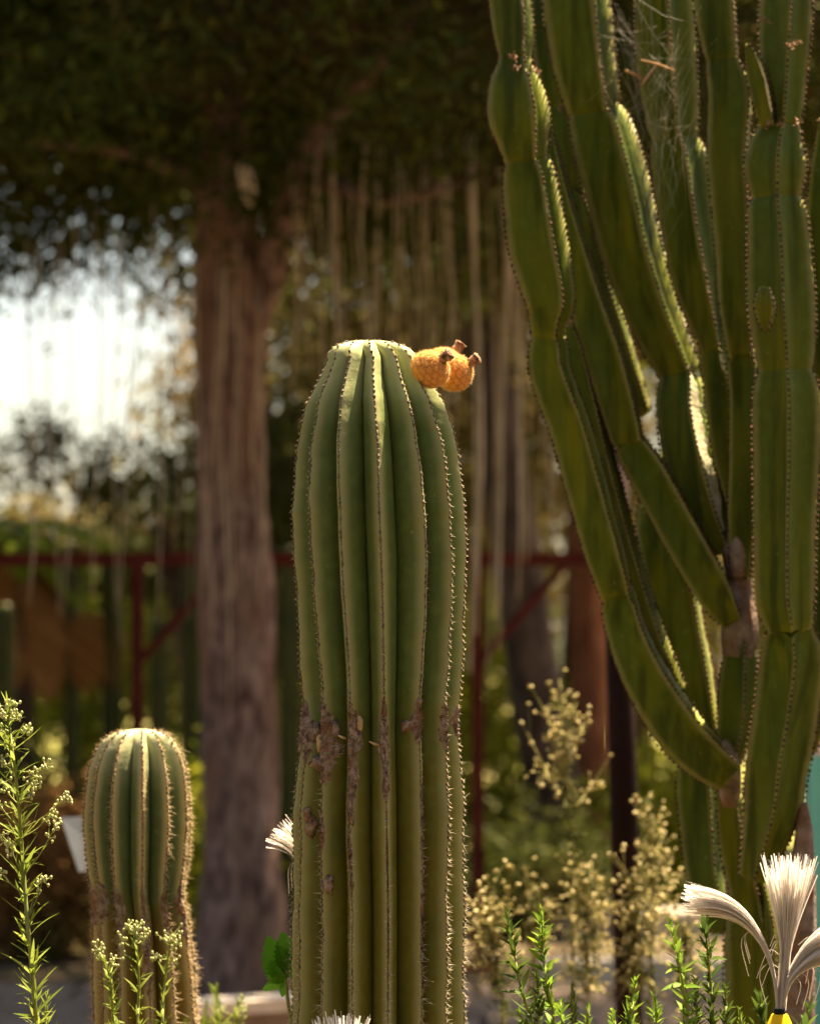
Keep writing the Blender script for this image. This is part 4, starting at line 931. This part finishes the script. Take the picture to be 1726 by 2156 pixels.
# nettle like plant behind the tall cactus
dN = 4.72; pn = P(640, ygr(BED, dN), dN)
r = thing('broad_leaf_plant', 'bright green plant with broad toothed leaves beside the tall cactus', 'plant', pn)
stp = smooth_path([V3(pn), V3(P(625, 2300, dN)), V3(P(604, 2090, dN)), V3(P(600, 2010, dN))], 16)
g = G(); g.tube(stp, .003, 6); g.mk('stem', M['weed_stem'], r)
for (x0_, y0_, x1_, y1_, k) in [(590, 2062, 566, 1976, 0), (604, 2050, 597, 1966, 1), (606, 2060, 622, 1984, 2), (598, 2070, 552, 2028, 3), (600, 2050, 560, 2092, 4), (604, 2070, 590, 2100, 5), (610, 2060, 632, 2030, 6), (606, 2030, 580, 2000, 7)]:
    a, b = V3(P(x0_, y0_, dN)), V3(P(x1_, y1_, dN - .012 + .008 * (k % 3))); put_leaf(r, 'nettle', a, b - a, np.linalg.norm(b - a) * 1.05, (.3 * math.sin(k * 2), -.8, .5 * math.cos(k)), rng)

# dry flowering weeds, behind and out of focus
HEADS = []
for k in range(5):
    V, F = blob((0, 0, 0), (.85, .85, 1.2), 300 + k, 5, 1.0); HEADS.append(mesh_data('flower_head', V, F)); HEADS[-1].materials.append(M['dry_flower'])
def dry_weed(label, stem, d, brs, seed, heads, group='dry flowering weeds', hr=.0042):
    q = np.random.default_rng(seed); yb = ygr(BED if d < 6.9 else 0.0, d)
    st = list(stem) + [(stem[-1][0], yb)] if stem[-1][1] < yb - 5 else list(stem)
    pp = smooth_path([V3(P(x, y, d)) for x, y in st], 40); r = thing('dry_weed', label, 'weed', pp[-1], group)
    g = G(); g.tube(pp, [.0016 + .00006 * i for i in range(40)], 5); g.mk('stem', M['dry_stem'], r)
    for (f, tx, ty) in brs:
        p0 = pp[np.argmin(np.abs(pp[:, 2] - V3(P(0, f, d))[2]))]; p1 = V3(P(tx, ty, d + q.normal(0, .06)))
        bp = smooth_path([p0, p0 * .5 + p1 * .5 + np.array((0, 0, -.01)), p1], 12); g = G(); g.tube(bp, .0015, 4, 0, False)
        tips = []
        for k in range(int(heads * 1.1)):
            s = q.integers(4, 12); t_ = bp[s] + q.normal(0, 1, 3) * np.array((.022, .02, .024)); g.tube([bp[s - 1], t_], .0009, 3, 0, False); tips.append(t_)
        for k in range(5):
            s = q.integers(1, 9); e = bp[s] + q.normal(0, .02, 3); w = np.array((.003, 0, 0)); g.add([bp[s] - w, bp[s] + w, e], [(0, 1, 2)])
        br = g.mk('branch', M['dry_stem'], r)
        for t_ in tips:
            o = bpy.data.objects.new('flower_head', HEADS[q.integers(5)]); COL.objects.link(o); o.parent = br
            o.location = t_ - BASE[r.name]; o.scale = [hr * q.uniform(.55, 1.2)] * 3; o.rotation_euler = q.uniform(0, 6, 3)
    Vv, F, lv = leaves(pp[3:36:2], 14, .03, .006, (.012, .012, .02), seed, -.4)
    mk('leaves', Vv, F, M['leaf_far'], r, False, {'lv': lv}, 'stuff')
dry_weed('tallest dry weed with tan flower heads in front of the leaning trunk', [(1180, 1440), (1186, 1560), (1196, 1660), (1204, 1760), (1206, 1900), (1206, 2100)], 6.7,
         [(1560, 1132, 1470), (1580, 1150, 1500), (1560, 1178, 1430), (1570, 1208, 1470), (1600, 1240, 1490), (1640, 1130, 1600), (1700, 1110, 1545), (1700, 1262, 1630), (1650, 1160, 1560), (1620, 1210, 1540)], 61, 11)
dry_weed('low dry weed clump of tan heads against the tall cactus', [(1035, 1880), (1040, 1960), (1048, 2060), (1060, 2156)], 6.2, [(1960, 1000, 1880), (1970, 1040, 1850), (1960, 1075, 1865), (2000, 1000, 1940), (2000, 1060, 1920), (2020, 1085, 1960), (1990, 1020, 1910), (2000, 1040, 1900), (2030, 1010, 1985), (2060, 1030, 2010)], 62, 16)
dry_weed('dense dry weed clump of tan heads left of the steel post', [(1240, 1830), (1240, 1920), (1238, 2020), (1236, 2156)], 6.6, [(1920, 1205, 1830), (1920, 1245, 1815), (1930, 1275, 1850), (1960, 1200, 1880), (1960, 1270, 1900), (1980, 1235, 1870), (2000, 1200, 1950), (2010, 1260, 1960), (2040, 1230, 2000), (2060, 1190, 2030), (2080, 1260, 2050)], 63, 17)
dry_weed('dense dry weed clump of tan heads in front of the steel post', [(1345, 1820), (1345, 1920), (1340, 2020), (1335, 2156)], 6.5, [(1920, 1310, 1820), (1920, 1350, 1830), (1930, 1390, 1850), (1960, 1310, 1880), (1960, 1390, 1910), (1980, 1350, 1880), (2000, 1310, 1950), (2010, 1380, 1970), (2040, 1340, 2010), (2070, 1300, 2060), (2070, 1370, 2060)], 64, 16)
dry_weed('upright dry weed with a tall spike of tan heads right of the steel post', [(1362, 1690), (1370, 1780), (1372, 1860), (1370, 2000), (1368, 2156)], 6.6, [(1760, 1355, 1690), (1780, 1385, 1720), (1800, 1400, 1750), (1820, 1350, 1750), (1850, 1410, 1800), (1860, 1370, 1810), (1900, 1420, 1860), (1900, 1350, 1850)], 65, 13)
dry_weed('thin dry weed with few brown heads behind the tallest one', [(1120, 1860), (1122, 1940), (1125, 2060), (1128, 2156)], 6.85, [(1940, 1105, 1830), (1960, 1140, 1850), (1980, 1160, 1880), (2000, 1100, 1940), (2020, 1150, 1960)], 66, 8)
dry_weed('low dry weed of brown heads beside the euphorbia foot', [(1440, 1940), (1442, 2020), (1440, 2156)], 6.6, [(2000, 1420, 1930), (2010, 1450, 1950), (2030, 1410, 1990), (2050, 1460, 2010), (2080, 1430, 2050)], 67, 14)

# plant label plaque behind the young cactus
dQ = 6.9; c_ = V3(P(190, 1778, dQ)); r = thing('plant_sign', 'tilted grey plant sign behind the young cactus', 'sign', (c_[0] + .03, dQ, 0))
cor = [V3(P(x, y, dQ + e)) for x, y, e in [(128, 1722, 0), (240, 1716, .03), (258, 1832, -.02), (166, 1836, -.05)]]
nrm = np.cross(cor[1] - cor[0], cor[3] - cor[0]); nrm /= np.linalg.norm(nrm)
mk('plaque', cor + [p + nrm * .006 for p in cor], [(0, 1, 2, 3), (7, 6, 5, 4), (0, 4, 5, 1), (1, 5, 6, 2), (2, 6, 7, 3), (3, 7, 4, 0)], M['plaque'], r, False)
g = G(); g.tube([(c_[0] + .03, dQ + .03, 0), (c_[0] + .03, dQ + .02, c_[2])], .009, 8); g.mk('stake', M['dark_steel'], r)

# ------------------------------------------------------------------ fibre tuft ornaments
def fibre_lamp(label, base_px, ycol, d, bundles, seed, cone=True):
    q = np.random.default_rng(seed); x, _ = base_px
    pc_ = V3(P(x, ycol, d)); m = d / FPX
    r = thing('fibre_lamp', label, 'garden lamp', (pc_[0], pc_[1], BED - .01), 'fibre tuft garden lamps')
    g = G(); g.tube([pc_ + np.array((0, 0, z)) for z in (-.0005, -.0105)], [12.5 * m, 12.5 * m], 20); g.mk('collar', M['black'], r)
    g = G(); g.tube([pc_ + np.array((0, 0, z)) for z in (-.0085, -.0105, -.03, -.05, -.052)], [16 * m, 18 * m, 30 * m, 42 * m, 40 * m], 28); g.mk('cone', M['yellow'], r)
    g = G(); g.tube([pc_ + np.array((0, 0, -.052)), np.array((pc_[0], pc_[1], BED - .01))], [.008, .006], 10); g.mk('stake', M['black'], r)
    for bi, (path_, n, spread, r0) in enumerate(bundles):
        g = G(); cp = smooth_path([V3(P(*p, d + e)) for *p, e in path_], 14)
        dirv = cp[-1] - cp[-3]; t, u, w = frame(dirv)
        view = np.array((0, 1.0, 0)); u = np.cross(t, view); u /= np.linalg.norm(u); w = np.cross(t, u)
        for k in range(n):
            a = q.uniform(0, 6.28); rr_ = math.sqrt(q.uniform(0, 1)); ex = rr_ * math.cos(a); ey = rr_ * math.sin(a); lim_ = q.uniform(.86, 1.04) if q.uniform() > .04 else q.uniform(.5, .8); kk = q.normal(0, .08)
            pts = []
            for i in range(14):
                s = i / 13 * lim_; j = s * 13; i0 = min(12, int(j)); c0 = cp[i0] + (cp[i0 + 1] - cp[i0]) * (j - i0)
                wd = (r0 * 1.0 + (spread - r0) * max(0, (s - .35) / .65) ** 1.25)
                pts.append(c0 + u * (ex * wd + kk * spread * s ** 3) + w * ey * wd * .75 + np.array((0, 0, -.01 * s ** 3 * abs(kk) * 3)))
            sv = q.normal(0, 1, 3) * (1, .5, 1); Vr = []
            for i, p_ in enumerate(pts):
                tt_ = pts[min(13, i + 1)] - pts[max(0, i - 1)]; x_ = np.cross(tt_, sv); x_ = x_ / (np.linalg.norm(x_) + 1e-9) * .0008; Vr += [p_ - x_, p_ + x_]
            g.add(Vr, [(2 * i, 2 * i + 1, 2 * i + 3, 2 * i + 2) for i in range(13)], float(q.uniform(0, 1)))
        for k in range(5):       # stray hairs curling away
            i0 = q.integers(3, 9); p0 = cp[i0]; sd = -1 if q.uniform() < .6 else 1; Lh = q.uniform(.02, .05)
            g.tube(smooth_path([p0, p0 + u * sd * Lh * .5 + t * Lh * .3, p0 + u * sd * Lh * .9 + np.array((0, 0, -Lh * .6))], 8), .0004, 3, .2, False)
        g.mk('fibre_bundle', M['fibre'], r, True, None, 'lv')
m43 = 4.35 / FPX
fibre_lamp('white fibre tuft fanning from a black collar and yellow cone', (1641, 2124), 2124, 4.35,
           [([(1643, 2128, 0), (1649, 2060, 0), (1654, 1990, 0), (1657, 1930, 0), (1659, 1870, 0), (1660, 1808, 0)], 380, 64 * m43, 10.5 * m43),
            ([(1637, 2128, 0), (1630, 2060, -.005), (1610, 1995, -.012), (1572, 1938, -.02), (1520, 1905, -.025), (1450, 1892, -.03)], 300, 33 * m43, 8.5 * m43),
            ([(1645, 2128, 0), (1660, 2060, -.004), (1690, 2010, -.01), (1730, 1978, -.015), (1780, 1960, -.02)], 180, 34 * m43, 9 * m43),
            ([(1645, 2128, 0), (1664, 2066, -.012), (1700, 2030, -.02), (1740, 2012, -.025), (1790, 2005, -.03)], 150, 30 * m43, 8 * m43)], 1)
m46 = 4.7 / FPX
fibre_lamp('white fibre tuft poking out behind the left edge of the tall cactus', (668, 2000), 2000, 4.86,
           [([(668, 2004, 0), (662, 1920, 0), (650, 1850, 0), (632, 1800, 0), (612, 1768, 0), (584, 1745, 0)], 80, 38 * m46, 6 * m46),
            ([(669, 2004, 0), (672, 1920, 0), (676, 1850, 0), (690, 1790, 0), (700, 1760, 0)], 50, 22 * m46, 5 * m46)], 2)
fibre_lamp('white fibre tuft rising before the foot of the tall cactus', (715, 2440), 2440, 4.30,
           [([(715, 2444, 0), (716, 2360, 0), (722, 2280, 0), (728, 2210, 0), (732, 2142, 0)], 170, 50 * m43, 9 * m43),
            ([(713, 2444, 0), (706, 2360, 0), (694, 2280, -.01), (682, 2210, -.01), (672, 2146, -.01)], 90, 22 * m43, 7 * m43)], 3)
